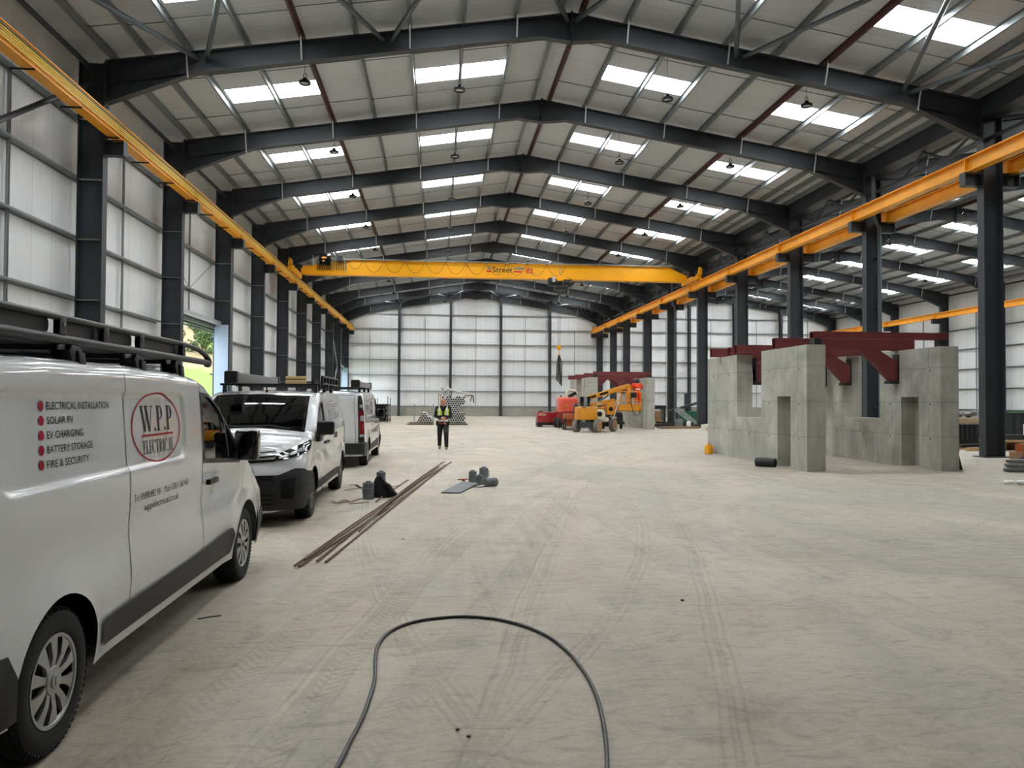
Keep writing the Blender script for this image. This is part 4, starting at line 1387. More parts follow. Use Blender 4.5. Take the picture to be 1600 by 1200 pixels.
def trafic(loc, label, rack=True, detail=True, tube=False):
    t = thing('panel_van', loc, 0, label, 'van', 'white electrician vans')
    S = VT
    body, gl = S.build([T_WIN])
    obj('body', body, M_PAINT, t, smooth=42, merge=True)
    obj('windscreen', gl, M_GLASS, t, smooth=60)
    wm = S.side_patch(T_WIN, (1, -1), -.012, .1)
    for sd in (1, -1): obj('side_window', S.side_patch(T_WIN, (sd,), -.012, .1), M_GLASS, t, smooth=60)
    # black window surround with hole
    vv, ff = cdt(resample(T_WING, .05), [T_WIN], .05)
    for sd in (1, -1):
        m_ = MB(); ww = S.w(vv)+.004
        m_.add([(sd*x, p[0], p[1]) for x, p in zip(ww, vv)], ff)
        m_.join(S.side_line([(-.60, 1.20), (-.76, 1.72)], (sd,), .035, .006))
        obj('window_surround', m_, M_BLACK, t)
    cab(t, -1.42, -.3, .5, 1.80, .78, (-.45, .45), -.12)
    obj('underbody_light_block', MB().box(-.62, .62, -4.35, .62, .26, .95).box(-.86, .86, -3.0, -.5, .27, .8), M_DARK, t)  # added black box, keeps light from leaking through the wheel arches
    for y in (0, -3.50):
        for sd in (1, -1):
            wheel(t, sd*(S.W-.135), y, sd)
    # lower cladding and bumpers
    for sd in (1, -1):
        obj('sill_cladding', S.side_patch(smooth_poly([(-3.02, .345), (-.50, .345), (-.43, .50), (-.50, .575), (-.62, .575), (-1.3, .535), (-3.06, .50)], .04), (sd,), .012), M_TRIM, t)
        obj('rear_corner_bumper', S.side_patch([(-4.44, .30), (-3.86, .30), (-3.905, .50), (-3.96, .61), (-4.50, .66)], (sd,), .012), M_TRIM, t)
        obj('front_corner_bumper', S.side_patch([(.40, .26), (.78, .25), (.84, .45), (.84, .62), (.37, .56), (.405, .42)], (sd,), .012), M_TRIM, t)
    gap = MB()
    gap.join(S.side_line([(-2.67, .33), (-2.67, 1.85)], (1, -1), .007)).join(S.side_line([(-1.30, .36), (-1.31, 1.2), (-1.30, 1.78), (-1.22, 1.82)], (1, -1), .007))
    gap.join(S.side_line([(-.02, 1.12), (-.1, .9), (-.05, .76)], (1, -1), .006))
    obj('door_gap', gap, M_SEAM, t)
    obj('fuel_flap', S.side_line(smooth_poly([(-.95, .72), (-.78, .72), (-.78, .90), (-.95, .90)], .03)+[(-.95+.03, .72)], (-1,), .005), M_SEAM, t)
    for sd in (1, -1):
        x = S.w([(-1.05, 1.03)])[0]
        obj('door_handle', MB().box(sd*(x-.005), sd*(x+.035), -1.20, -.96, 1.02, 1.065), M_BLACK, t, bevel=.012)
        mr = obj('mirror', MB().box(sd*.92, sd*1.13, -.30, -.14, 1.14, 1.42), M_BLACKG, t, bevel=.045, bseg=4)
        obj('mirror_arm', MB().prism([(-.42, 1.12), (-.2, 1.12), (-.22, 1.24), (-.36, 1.24)], sd*.84, sd*.95, 'yz'), M_BLACK, mr, bevel=.01)
    # rear: doors, tall lamps, bumper
    obj('rear_bumper', S.end_patch([(-.93, .34), (.93, .34), (.93, .62), (-.93, .62)], .03, .09, False, False), M_TRIM, t)
    obj('rear_door_gap', MB().join(S.end_patch([(-.005, .62), (.005, .62), (.005, 1.80), (-.005, 1.80)], .004, .1, False, False)).join(S.end_patch([(.74, .62), (.748, .62), (.70, 1.80), (.692, 1.80)], .004, .1, False)).join(S.end_patch([(-.72, 1.795), (.72, 1.795), (.72, 1.805), (-.72, 1.805)], .004, .1, False, False)), M_SEAM, t)
    for sd in (1, -1):
        def half(poly, off):
            m_ = S.end_patch(poly, off, .05, False, False)
            m_.v = [(sd*p[0], p[1], p[2]) for p in m_.v]; return m_
        lamp = obj('tail_lamp', half([(.80, .64), (.945, .64), (.925, 1.2), (.885, 1.65), (.85, 1.80), (.77, 1.80), (.775, 1.6), (.79, 1.2)], .012), M_BLACK, t)
        obj('lens_red', half([(.82, .86), (.935, .86), (.915, 1.42), (.80, 1.42)], .022), M_LAMPR, lamp)
        obj('lens_clear', MB().join(half([(.83, 1.17), (.915, 1.17), (.905, 1.30), (.83, 1.30)], .03)).join(half([(.82, .78), (.91, .78), (.91, .84), (.82, .84)], .03)).join(half([(.81, 1.50), (.88, 1.50), (.875, 1.57), (.81, 1.57)], .03)), M_GALVB, lamp)
    # front
    for sd in (1, -1):
        def fh(poly, off):
            m_ = S.end_patch(poly, off, .05, True, False)
            m_.v = [(sd*p[0], p[1], p[2]) for p in m_.v]; return m_
        hl = obj('headlamp', fh([(.48, .74), (.80, .80), (.88, .95), (.84, 1.04), (.55, .88)], .015), M_LAMPD, t)
        obj('lens', fh([(.55, .78), (.76, .83), (.80, .93), (.6, .87)], .022), M_LAMPC, hl)
    obj('front_bumper', S.end_patch([(-.80, .25), (.80, .25), (.82, .56), (-.82, .56)], .012, .09, True, False), M_TRIM, t)
    obj('grille', S.end_patch([(-.46, .72), (.46, .72), (.46, .84), (-.46, .84)], .012, .08, True, False), M_BLACK, t)
    livery(S, t, -3.60, 1.662, .0695, -2.15, 1.512, -2.62, 1.075, 1, 1)
    return t
# ------------------------------------------------------------------ the front van with its roof rack
v1 = trafic((-2.765, 7.33, 0), 'nearest white panel van with black roof rack, red dot list and oval badge')
v1.name = 'panel_van'
def front_rack(t):
    xr = .85
    r_ = obj('roof_rack', MB().tube([(xr, -4.35, 2.0), (xr, -1.2, 2.0), (xr, -.86, 2.0)], .024, 12).tube([(-xr, -4.35, 2.0), (-xr, -.86, 2.0)], .024, 12), M_BLACK, t, smooth=60)
    for sd in (1, -1):
        x = sd*xr
        loop = [(x, -4.35, 2.11), (x, -1.55, 2.11), (x, -1.30, 2.105), (x, -1.10, 2.09), (x, -.95, 2.062), (x, -.86, 2.03), (x, -.835, 2.005), (x, -.85, 1.985), (x, -.90, 1.985)]
        obj('upper_rail', MB().tube(loop, [.018]*4+[.020, .024, .026, .026, .024], 10), M_BLACK, r_, smooth=60)
        for l in (-4.35, -3.93, -3.32, -2.82, -2.3, -1.5):
            obj('rack_post', MB().box(x-.018, x+.018, l-.035, l+.035, 2.02, 2.115), M_BLACK, r_, bevel=.008)
            obj('bolt', MB().lathe([(.010, 0), (.010, .022)], 10, 'x', (x+sd*.002, l, 2.075)), M_GALV, r_)
        L = [-4.35, -3.93, -3.32, -2.82, -2.3, -1.5]
        for a, b in zip(L[:-1], L[1:]):
            obj('infill_panel', MB().prism(smooth_poly([(a+.05, 2.03), (b-.05, 2.03), (b-.05, 2.10), (a+.05, 2.10)], .03), x-sd*.05, x-sd*.03, 'yz'), M_BLACK, r_)
        for l in (-4.0, -3.12, -2.28, -1.55):
            obj('rack_foot', MB().prism([(l-.05, 1.83), (l+.07, 1.82), (l+.06, 1.86), (l+.01, 1.97), (l-.09, 1.98), (l-.12, 1.95)], x-.09*sd, x+.012*sd, 'yz'), M_BLACK, r_, bevel=.008)
            obj('foot_bracket', MB().prism([(l-.03, 1.86), (l+.05, 1.85), (l+.02, 1.94), (l-.05, 1.95)], x+.012*sd, x+.026*sd, 'yz'), M_TRIM, r_, bevel=.004)
    for k in range(9):
        x = -.72+.18*k
        obj('platform_slat', MB().box(x-.06, x+.06, -4.3, -1.35, 1.985, 2.012), M_TRIM, r_, bevel=.006)
    for l in (-4.3, -3.12, -2.28, -1.55):
        obj('cross_bar', MB().box(-xr, xr, l-.025, l+.025, 1.955, 1.985), M_BLACK, r_)
front_rack(v1)

# ------------------------------------------------------------------ the second van, nose towards the camera
D_TOP = [(-4.03, .30), (-4.10, .45), (-4.12, .8), (-4.11, 1.2), (-4.06, 1.55), (-4.01, 1.70), (-3.92, 1.765), (-3.75, 1.80), (-3.3, 1.82), (-2.5, 1.83), (-1.8, 1.82), (-1.45, 1.802), (-1.22, 1.77), (-1.08, 1.73),
         (-.8, 1.59), (-.5, 1.40), (-.22, 1.205), (-.12, 1.165), (.15, 1.125), (.42, 1.07), (.6, 1.01), (.70, .955), (.755, .88), (.78, .78), (.83, .70), (.865, .58), (.875, .45), (.86, .32), (.80, .22)]
def d_crown(p):
    l, z = p
    if l < -3.9: return .035
    if l < -1.2: return .03
    if l < -.1: return .03+.06*min(1, (l+1.2)/.9)
    return .065 if z > .98 else .12
VD = VanShape(D_TOP, ((-1.14, 0), (-.21, 1.20)), .96, .11, 1.0, 1.83, 3.45, .395, .08, .30, d_crown, recess=(-3.55, -1.85, 1.20, 1.65, .012), groove=.012)
D_WIN = smooth_poly([(-1.35, 1.19), (-.42, 1.11), (-.50, 1.22), (-.75, 1.44), (-1.0, 1.565), (-1.2, 1.625), (-1.35, 1.635)], .05)
D_WING = [(-1.385, 1.15), (-.32, 1.06), (-.33, 1.10), (-.47, 1.25), (-.72, 1.47), (-.98, 1.60), (-1.19, 1.66), (-1.385, 1.67)]
def dispatch(loc, rz, label):
    t = thing('panel_van', loc, rz, label, 'van', 'white electrician vans')
    S = VD
    body, gl = S.build([D_WIN])
    obj('body', body, M_PAINT, t, smooth=42, merge=True)
    obj('windscreen', gl, M_GLASSD, t, smooth=60)
    vv, ff = cdt(resample(D_WING, .05), [D_WIN], .05)
    for sd in (1, -1):
        obj('side_window', S.side_patch(D_WIN, (sd,), -.012, .1), M_GLASSD, t, smooth=60)
        ww = S.w(vv)+.004
        obj('window_surround', MB().add([(sd*x, p[0], p[1]) for x, p in zip(ww, vv)], ff), M_BLACK, t)
    # black band round the windscreen
    cab(t, -1.5, -.4, .5, 1.72, .76, (-.42, .42), -.25)
    g = S.grid
    T = S.T
    band = MB()
    j = int(np.argmin(np.hypot(T[:, 0]+.21, T[:, 1]-1.20)))
    j2 = int(np.argmin(np.hypot(T[:, 0]+1.14, T[:, 1]-1.75)))
    def off(i, jj, o=.006):
        p = g[i][jj]; n = S.nrm[jj]
        return (p[0], p[1]+n[0]*o, p[2]+n[1]*o)
    nu = len(S.U)
    for jj in (j, j2):
        V = []
        for i in range(1, nu-1):
            V += [off(i, jj), off(i, jj+1)]
        band.add(V, [(2*k, 2*k+1, 2*k+3, 2*k+2) for k in range(nu-3)])
    for i in (1, nu-2):
        i2 = i+(1 if i == 1 else -1)
        V = []
        for q in range(j2, j+2):
            a = np.array(off(i, q)); b = np.array(off(i2, q))
            V += [tuple(a), tuple(a+(b-a)*.55)]
        band.add(V, [(2*k, 2*k+1, 2*k+3, 2*k+2) for k in range(j-j2+1)])
    obj('windscreen_border', band, M_BLACKG, t)
    wp = MB()
    for (x0, x1, k) in ((-.55, .05, 0), (.0, .62, 1)):
        pts = []
        for q in range(5):
            u = (x0+(x1-x0)*q/4)/.80
            jj = j-(q if q < 3 else 4-q)//2
            i = int(round((u+1)/2*(nu-1)))
            pts.append(off(i, max(j-1, jj), .02))
        wp.tube(pts, .008, 5)
    obj('wiper', wp, M_BLACK, t)
    obj('tax_paper', MB().box(-.30, .12, -.62, -.5, 1.19, 1.20).box(.15, .32, -.6, -.5, 1.19, 1.25), mat('paper_blue', (150, 196, 212), .7), t)
    obj('underbody_light_block', MB().box(-.62, .62, -3.95, .62, .26, .95).box(-.84, .84, -2.95, -.5, .27, .8), M_DARK, t)  # added black filler, stops light showing through shell and arches
    for y in (0, -3.45):
        for sd in (1, -1): wheel(t, sd*(S.W-.135), y, sd, hub=.205, spokes=9, style='steel')
    for sd in (1, -1):
        obj('sill_cladding', S.side_patch([(-3.0, .34), (-.46, .34), (-.42, .42), (-.46, .47), (-3.02, .47)], (sd,), .010), M_TRIM, t)
        obj('rear_corner_bumper', S.side_patch([(-4.08, .30), (-3.8, .30), (-3.85, .48), (-4.11, .55)], (sd,), .010), M_TRIM, t)
        def fh(poly, o):
            m_ = S.end_patch(poly, o, .045, True, False)
            m_.v = [(sd*p[0], p[1], p[2]) for p in m_.v]; return m_
        hl = obj('headlamp', fh(smooth_poly([(.55, .875), (.58, .965), (.78, 1.055), (.905, 1.125), (.925, 1.06), (.92, .975), (.84, .93), (.66, .885)], .02), .016), M_LAMPD, t, smooth=50)
        obj('lens', fh([(.60, .925), (.76, .985), (.86, 1.045), (.88, 1.0), (.78, .955), (.62, .90)], .024), M_LAMPC, hl)
        obj('reflector', MB().join(fh([(.64, .915), (.68, .93), (.68, .955), (.64, .94)], .032)).join(fh([(.74, .945), (.80, .97), (.80, 1.01), (.74, .98)], .032)).join(fh([(.84, 1.075), (.89, 1.10), (.895, 1.085), (.85, 1.06)], .028)), M_GALVB, hl)
        gr = MB()
        for (z0, z1, dzz) in ((.862, .898, .02), (.925, .95, .035), (.992, 1.006, .03)):
            gr.join(fh([(.14, z0-dzz), (.56, z0), (.56, z1), (.14, z1-dzz)], .012))
        obj('grille_slot', gr, M_DARK, t)
        obj('chevron_badge', MB().join(fh([(.0, .93), (.12, .87), (.12, .84), (.0, .90)], .024)).join(fh([(.0, .99), (.12, .93), (.12, .90), (.0, .96)], .024)), M_SILV, t)
        x = S.w([(-1.15, 1.0)])[0]
        for l in (-1.32, -1.62):
            obj('door_handle', MB().box(sd*(x-.005), sd*(x+.03), l-.09, l+.09, .985, 1.03), M_BLACK, t, bevel=.012)
        mr = obj('mirror', MB().box(sd*.94, sd*1.20, -.40, -.26, 1.17, 1.38), M_BLACK, t, bevel=.055, bseg=4)
        obj('mirror_arm', MB().prism([(-.58, 1.07), (-.28, 1.07), (-.26, 1.16), (-.34, 1.22), (-.52, 1.16)], sd*.84, sd*1.0, 'yz'), M_BLACK, mr, bevel=.012)
        obj('tail_lamp', S.side_patch([(-4.08, .85), (-3.98, .85), (-3.99, 1.3), (-4.07, 1.3)], (sd,), .01), M_LAMPR, t)
        obj('logo_block', S.side_patch([(-2.85, 1.02), (-2.45, 1.02), (-2.45, 1.12), (-2.85, 1.12)], (sd,), .004), M_INKG, t)
    bp = S.end_patch(smooth_poly([(-.90, .222), (.90, .222), (.955, .42), (.955, .70), (.90, .765), (.80, .775), (.62, .69), (-.62, .69), (-.80, .775), (-.90, .765), (-.955, .70), (-.955, .42)], .03), .034, .05, True, False)
    b_ = obj('front_bumper', bp, M_TRIM, t, smooth=50)
    sl = MB()
    for z in (.30, .36, .42, .62, .66): sl.join(S.end_patch([(-.58, z), (.58, z), (.56, z+.025), (-.56, z+.025)], .042, .1, True, False))
    obj('bumper_slot', sl, M_DARK, b_)
    obj('bumper_panel', S.end_patch([(-.56, .45), (.56, .45), (.56, .60), (-.56, .60)], .048, .1, True, False), M_BLACK, b_)
    for sd in (1, -1):
        m_ = S.end_patch([(.66, .38), (.80, .38), (.82, .66), (.64, .62)], .042, .06, True, False); m_.v = [(sd*p[0], p[1], p[2]) for p in m_.v]
        obj('fog_recess', m_, M_DARK, b_)
    for sd in (1, -1): obj('front_corner_bumper', S.side_patch([(.43, .25), (.80, .24), (.86, .42), (.84, .70), (.62, .66), (.46, .44)], (sd,), .014), M_TRIM, t)
    gap = MB().join(S.side_line([(-1.42, .36), (-1.43, 1.1), (-1.42, 1.69)], (1, -1), .007)).join(S.side_line([(-2.45, .36), (-2.45, 1.72)], (1, -1), .007)).join(S.side_line([(-.05, 1.1), (-.15, .9), (-.08, .74)], (1, -1), .006))
    obj('door_gap', gap, M_SEAM, t)
    obj('bonnet_gap', S.end_patch([(-.60, 1.055), (.60, 1.055), (.60, 1.061), (-.60, 1.061)], .004, .1, True, False), M_SEAM, t)
    livery(S, t, -2.75, 1.57, .05, -2.15, 1.44, None, 0, -1, -1, .62)
    # roof bars, conduit tube, rack with ladder
    rb = obj('roof_bars', MB().box(-.80, .80, -1.63, -1.57, 1.92, 1.955).box(-.80, .80, -2.63, -2.57, 1.92, 1.955).box(-.80, .80, -3.53, -3.47, 1.92, 1.955), M_BLACK, t)
    for l in (-1.6, -2.6, -3.5):
        for sd in (1, -1): obj('bar_foot', MB().prism([(l-.05, 1.77), (l+.06, 1.76), (l+.03, 1.925), (l-.03, 1.925)], sd*.70, sd*.76, 'yz'), M_BLACK, rb, bevel=.006)
    tb = obj('conduit_tube', MB().box(.37, .53, -4.1, -.95, 1.955, 2.115), mat('tube_grey', (126, 127, 126), .4, .3), t, bevel=.02)
    for (a, b) in ((-.97, -.83), (-4.2, -4.08)): obj('tube_cap', MB().box(.35, .55, a, b, 1.935, 2.135), M_BLACK, tb, bevel=.03)
    ld = MB()
    for x in (-.62, -.28): ld.box(x-.025, x+.025, -3.9, -2.0, 1.96, 2.03)
    for k in range(7): ld.tube([(-.62, -2.1-.27*k, 1.995), (-.28, -2.1-.27*k, 1.995)], .016, 8)
    obj('roof_ladder', ld, M_BLACK, rb)
    rl = MB()
    for z in (1.97, 2.09):
        rl.tube([(-.78, -3.9, z), (-.78, -1.95, z)], .018, 8)
    for l in (-3.9, -3.5, -3.1, -2.7, -2.3, -1.98): rl.box(-.80, -.76, l-.03, l+.03, 1.95, 2.09)
    rl.tube([(-.78, -3.9, 2.09), (-.78, -4.05, 2.08), (-.78, -4.15, 2.03), (-.78, -4.12, 1.97), (-.78, -3.9, 1.97)], .02, 8)
    obj('side_rail', rl, M_BLACK, rb)
    obj('aerial', MB().tube([(0, -1.3, 1.79), (0, -1.3, 1.92)], .012, 6).lathe([(.035, 1.79), (.02, 1.84)], 12, 'z', (0, -1.3, 0)), M_BLACK, t)
    return t
v2 = dispatch((-2.74, 11.12, 0), PI+.010, 'white panel van facing the camera with black bumper and grey roof tube')
M_TAN = mat('pale_timber', (188, 158, 112), .8, var=.15, vscale=6)
for k, (z, l) in enumerate(((1.99, 'lower tan roll on the roof bars of the camera facing van'), (2.058, 'upper tan roll on the roof bars of the camera facing van'))):
    obj('timber_roll', MB().lathe([(.034, -.17), (.034, .17)], 14, 'x'), M_TAN, loc=(-2.42, 13.10+.02*k, z+.0), smooth=40, label=l, cat='roll', group='tan rolls on the roof bars')

# ------------------------------------------------------------------ the third van, tail towards the camera
v3 = trafic((-2.76, 23.30, 0), 'furthest white panel van, tall red tail lamp towards the camera')
rb = obj('roof_bars', MB().box(-.80, .80, -4.03, -3.97, 1.98, 2.015).box(-.80, .80, -2.83, -2.77, 1.98, 2.015).box(-.80, .80, -1.63, -1.57, 1.98, 2.015), M_BLACK, v3)
for l in (-4.0, -2.8, -1.6):
    for sd in (1, -1): obj('bar_foot', MB().prism([(l-.05, 1.82), (l+.06, 1.82), (l+.03, 1.99), (l-.03, 1.99)], sd*.74, sd*.80, 'yz'), M_BLACK, rb)
tb = obj('conduit_tube', MB().box(.62, .80, -4.35, -1.2, 2.015, 2.16), mat('tube_silver', (140, 141, 140), .4, .35), v3, bevel=.02)
for (a, b) in ((-4.45, -4.33), (-1.22, -1.12)): obj('tube_cap', MB().box(.60, .82, a, b, 1.99, 2.19), M_BLACK, tb, bevel=.03)
obj('roof_beacon', MB().lathe([(.03, 1.86), (.03, 2.0), (.05, 2.02), (.05, 2.06), (.02, 2.07)], 14, 'z', (0, -4.2, 0)), M_BLACK, v3)
# ------------------------------------------------------------------ the two concrete wall pairs with red beams
def conc_wall():
    """profile in local (y, z): window slot open at the top, door slot near the front"""
    L, H = 6.75, 3.1
    P = [(0, 0), (.85, 0), (.85, 1.84), (1.60, 1.84), (1.60, 0), (L, 0), (L, H), (4.30, H), (4.30, 1.24), (2.58, 1.24), (2.58, H), (0, H)]
    mb = MB()
    V = [Vector((p[0], p[1])) for p in P]
    vv, ff = cdt(P, [], 2.0)
    n = len(P)
    # side faces from the triangulation, rim from the outline
    for x in (0, .48): mb.add([(x, p[0], p[1]) for p in vv], ff)
    for i in range(n):
        a, b = P[i], P[(i+1) % n]
        mb.add([(0, *a), (0, *b), (.48, *b), (.48, *a)], [(0, 1, 2, 3)])
    mb.box(.40, .48, .85, 1.60, 0, 1.84)
    return mesh('concrete_wall', mb, M_CAST, merge=True)
CWM = conc_wall()
def tie_holes(parent, face):
    mb = MB()
    for z in (.83, 1.70, 2.56):
        for y in (.4, 2.1, 3.4, 4.9, 6.2):
            if 2.5 < y < 4.35 and z > 1.2: continue
            mb.lathe([(.022, 0), (.022, .004)], 10, 'x', (face-(.004 if face == 0 else 0), y, z-.05))
    return obj('tie_holes', mb, M_DARK, parent)
def hollow_beam(x0, x1, z0, z1, wy=.22):
    mb = MB(); t = .015
    mb.box(x0, x1, -wy/2, wy/2, z1-t, z1).box(x0, x1, -wy/2, wy/2, z0, z0+t).box(x0, x1, -wy/2, -wy/2+t, z0+t, z1-t).box(x0, x1, wy/2-t, wy/2, z0+t, z1-t)
    mb.box((x0+x1)/2-.01, (x0+x1)/2+.01, -wy/2+t, wy/2-t, z0+t, z1-t)
    return mb
def structure(y0, where):
    for (x, face, lab) in ((8.93, 0, 'left hand'), (12.40, 0, 'right hand')):
        nm = {'near': {8.93: 'cast concrete wall with window and door slots, nearer the camera of the large pair', 12.40: 'cast concrete wall of the large pair standing next to the middle columns'},
              'far': {8.93: 'small looking distant concrete wall behind the yellow lift, generator side', 12.40: 'distant concrete wall beside the worker in the lift basket'}}[where][x]
        o = obj('concrete_wall', CWM, None, loc=(x, y0, 0), label=nm, cat='concrete wall', group='cast concrete walls')
        o['kind'] = 'thing'
        tie_holes(o, 0 if x < 10 else 0)
    B = [(.25, 9.19, 12.72, 3.27, 3.44, False), (1.80, 8.93, 12.86, 3.105, 3.40, True), (4.15, 8.82, 12.75, 3.105, 3.39, True), (4.85, 8.90, 12.7, 3.105, 3.36, False), (5.6, 8.62, 12.8, 3.105, 3.37, True)]
    nm2 = ['front red oxide beam raised on blocks across the %s concrete walls', 'second red beam from the front across the %s concrete walls', 'middle red beam across the %s concrete walls, by the window slots', 'short fourth red beam across the %s concrete walls', 'rearmost red beam overhanging the %s concrete walls']
    for k, (dy, x0, x1, z0, z1, br) in enumerate(B):
        o = obj('steel_beam', hollow_beam(x0, x1, z0, z1), M_OXIDE, loc=(0, y0+dy, 0), label=nm2[k] % ('large near pair of' if where == 'near' else 'distant pair of'), cat='steel beam', group='red beams on the concrete walls')
        o['kind'] = 'thing'
        if k == 0:
            for (a, b) in ((9.2, 9.38), (12.5, 12.7)): obj('packing_block', MB().box(a, b, -.12, .12, 3.1, 3.27), M_TRIM, o)
        if br:
            for (xw, s_) in ((9.41, 1), (12.40, -1)):
                obj('knee_brace', MB().prism([(xw, 2.28), (xw+s_*.22, 2.28), (xw+s_*1.05, z0), (xw+s_*.55, z0), (xw, 2.78)], -.09, .09, 'xz'), M_OXIDE, o)
                obj('foot_plate', MB().box(xw, xw+s_*.27, -.13, .13, 2.20, 2.28).box(xw, xw+s_*.03, -.13, .13, 2.28, 3.0), M_TRIM, o)
structure(17.50, 'near')
structure(43.85, 'far')
obj('black_board', MB().prism([(0, 0), (.16, 0), (.05, .42), (0, .42)], 0, .5, 'xz'), M_BLACK, loc=(13.0, 17.75, 0), label='black wedge board leaning at the foot of the concrete wall by the middle columns', cat='board')
obj('yellow_can', MB().lathe([(.12, 0), (.14, .02), (.14, .24), (.10, .29), (.05, .30), (.05, .33)], 20), M_YEL, smooth=40, loc=(8.72, 23.60, 0), label='small yellow can at the far foot of the large concrete wall', cat='can')
obj('black_pipe', MB().tube([(8.33, 19.05, .12), (8.68, 18.68, .12)], .115, 20), M_TRIM, smooth=50, label='short fat black pipe on the floor beside the concrete wall', cat='pipe')
_o = bpy.data.objects['black_pipe']
obj('bore_shade', MB().tube([(8.675, 18.685, .12), (8.684, 18.676, .12)], .095, 20), M_DARK, _o)  # dark disc on the solid end stands for the shaded hollow

# ------------------------------------------------------------------ yellow boom lift
M_TYRE_G = mat('grey_solid_tyre', (128, 120, 112), .85, var=.2, vscale=12)
M_LIFT = mat('lift_yellow', (212, 140, 32), .45, var=.14, vscale=3)
M_CREAM = mat('cream_cover', (206, 200, 178), .5, var=.1)
hd = Vector((-.60, -.80, 0)); sd_ = Vector((.80, -.60, 0))
lift = thing('boom_lift', (8.58, 40.65, 0), label='yellow articulated boom lift with raised basket in front of the distant concrete walls', cat='boom lift')
def LW(a, b, z): return tuple(hd*a+sd_*b+Vector((0, 0, z)))
Mr = Matrix((( hd.x, sd_.x, 0, 0), (hd.y, sd_.y, 0, 0), (0, 0, 1, 0), (0, 0, 0, 1)))
obj('chassis', MB().box(-1.2, 1.2, -.38, .38, .28, .56).box(-1.12, -.92, -.6, .6, .26, .40).box(.92, 1.12, -.6, .6, .26, .40).xf(Mr), M_BLACK, lift)
for a in (1.03, -1.03):
    for b in (.62, -.62):
        w_ = MB().lathe([(.30, -.13), (.335, -.11), (.345, -.04), (.345, .04), (.335, .11), (.30, .13)], 28, 'y')
        for k in range(22):
            q = 2*PI*k/22
            w_.bar((.345*math.cos(q), -.11, .345*math.sin(q)), (.345*math.cos(q), .11, .345*math.sin(q)), .05, .02, (math.cos(q), 0, math.sin(q)))
        r_ = obj('wheel', w_.xf(Mr), M_TYRE_G, lift, loc=LW(a, b, .35), smooth=30)
        s_ = 1 if b > 0 else -1
        obj('rim', MB().lathe([(.22, .0), (.24, s_*.135), (.17, s_*.137), (.14, s_*.09), (.06, s_*.09), (.05, s_*.15), (0, s_*.15)], 24, 'y', caps=False).xf(Mr), M_LIFT, r_, smooth=30)
obj('turntable', MB().lathe([(.5, .56), (.5, .68)], 24, 'z', (-.1, -.2, 0)), M_BLACK, lift)
cw = obj('counterweight', MB().box(-1.14, -.12, -1.05, .1, .66, 1.36), M_LIFT, lift, bevel=.06, bseg=3)
obj('vent', MB().box(-.95, -.70, -1.06, -1.0, 1.30, 1.345), M_DARK, cw)
obj('control_box', MB().box(-.99, -.45, -.85, -.35, 1.38, 1.92), M_BLACKG, lift, bevel=.02)
obj('gauge_glass', MB().box(-.80, -.62, -.86, -.84, 1.42, 1.90), M_GALV, lift)
obj('engine_cover', MB().box(-.10, .35, -.9, .2, .62, 1.22), M_CREAM, lift, bevel=.1, bseg=3)
obj('engine_cover', MB().box(-.1, .62, -.7, .0, .56, .80), M_CREAM, lift, bevel=.08, bseg=3)
obj('cover_hole', MB().lathe([(.14, -.905), (.14, -.90)], 18, 'y', (.06, 0, .98)), M_DARK, lift)
obj('lower_boom', MB().bar((-.35, -.2, 1.45), (1.05, -.1, 1.72), .2, .22).bar((-.2, -.3, 1.20), (.75, -.25, 1.38), .12, .16).bar((.62, -.2, 1.1), (1.0, -.15, 1.75), .22, .2), M_LIFT, lift, bevel=.015)
mbm = obj('main_boom', MB().bar((-.42, -.35, 1.86), (1.80, -.35, 2.52), .22, .25), M_LIFT, lift, bevel=.015)
obj('boom_slot', MB().bar((.15, -.465, 2.03), (.62, -.465, 2.17), .012, .12).bar((-.35, -.465, 1.88), (-.05, -.465, 1.97), .012, .12), M_DARK, mbm)
obj('cylinder', MB().tube([(-.1, -.2, 1.45), (.7, -.25, 2.02)], .05, 10), M_GALV, lift)
obj('link', MB().box(.55, 1.0, -.45, -.05, .95, 1.6), M_LIFT, lift, bevel=.04)
obj('link_pin', MB().lathe([(.12, -.48), (.12, -.44)], 20, 'y', (.78, 0, 1.25)), M_DARK, lift)
obj('jib', MB().bar((1.80, -.35, 2.60), (1.80, -.40, 1.10), .2, .2).bar((1.55, -.35, 2.45), (1.83, -.38, 2.56), .25, .2), M_LIFT, lift, bevel=.015)
obj('stay_strut', MB().bar((.95, -.35, .8), (1.35, -.3, 2.1), .06, .08).bar((.82, -.2, .8), (1.22, -.2, 1.9), .05, .06), M_CREAM, lift)
bk = obj('basket_floor', MB().box(1.22, 2.44, -.62, .16, 1.13, 1.18), M_TRIM, lift)
obj('toe_board', MB().box(1.22, 2.44, -.63, -.60, 1.16, 1.50).box(1.22, 2.44, .13, .16, 1.16, 1.40).box(1.22, 1.25, -.6, .13, 1.16, 1.5).box(2.41, 2.44, -.6, .13, 1.16, 1.4), M_LIFT, bk)
rails = MB()
for z in (1.72, 2.20):
    rails.tube([(1.24, -.61, z), (2.43, -.61, z), (2.43, .15, z), (1.24, .15, z)], .022, 8, closed=True)
for (x, y) in ((1.24, -.61), (1.62, -.61), (2.05, -.61), (2.43, -.61), (2.43, .15), (1.24, .15), (1.83, .15)): rails.tube([(x, y, 1.16), (x, y, 2.2)], .022, 8)
rails.tube([(1.26, -.61, 2.18), (1.44, -.61, 1.6), (1.6, -.61, 2.15)], .02, 6)
obj('guard_rail', rails, M_LIFT, bk)
obj('control_panel', MB().box(1.86, 2.16, -.64, -.46, 1.88, 2.16), M_BLACK, bk, bevel=.02)
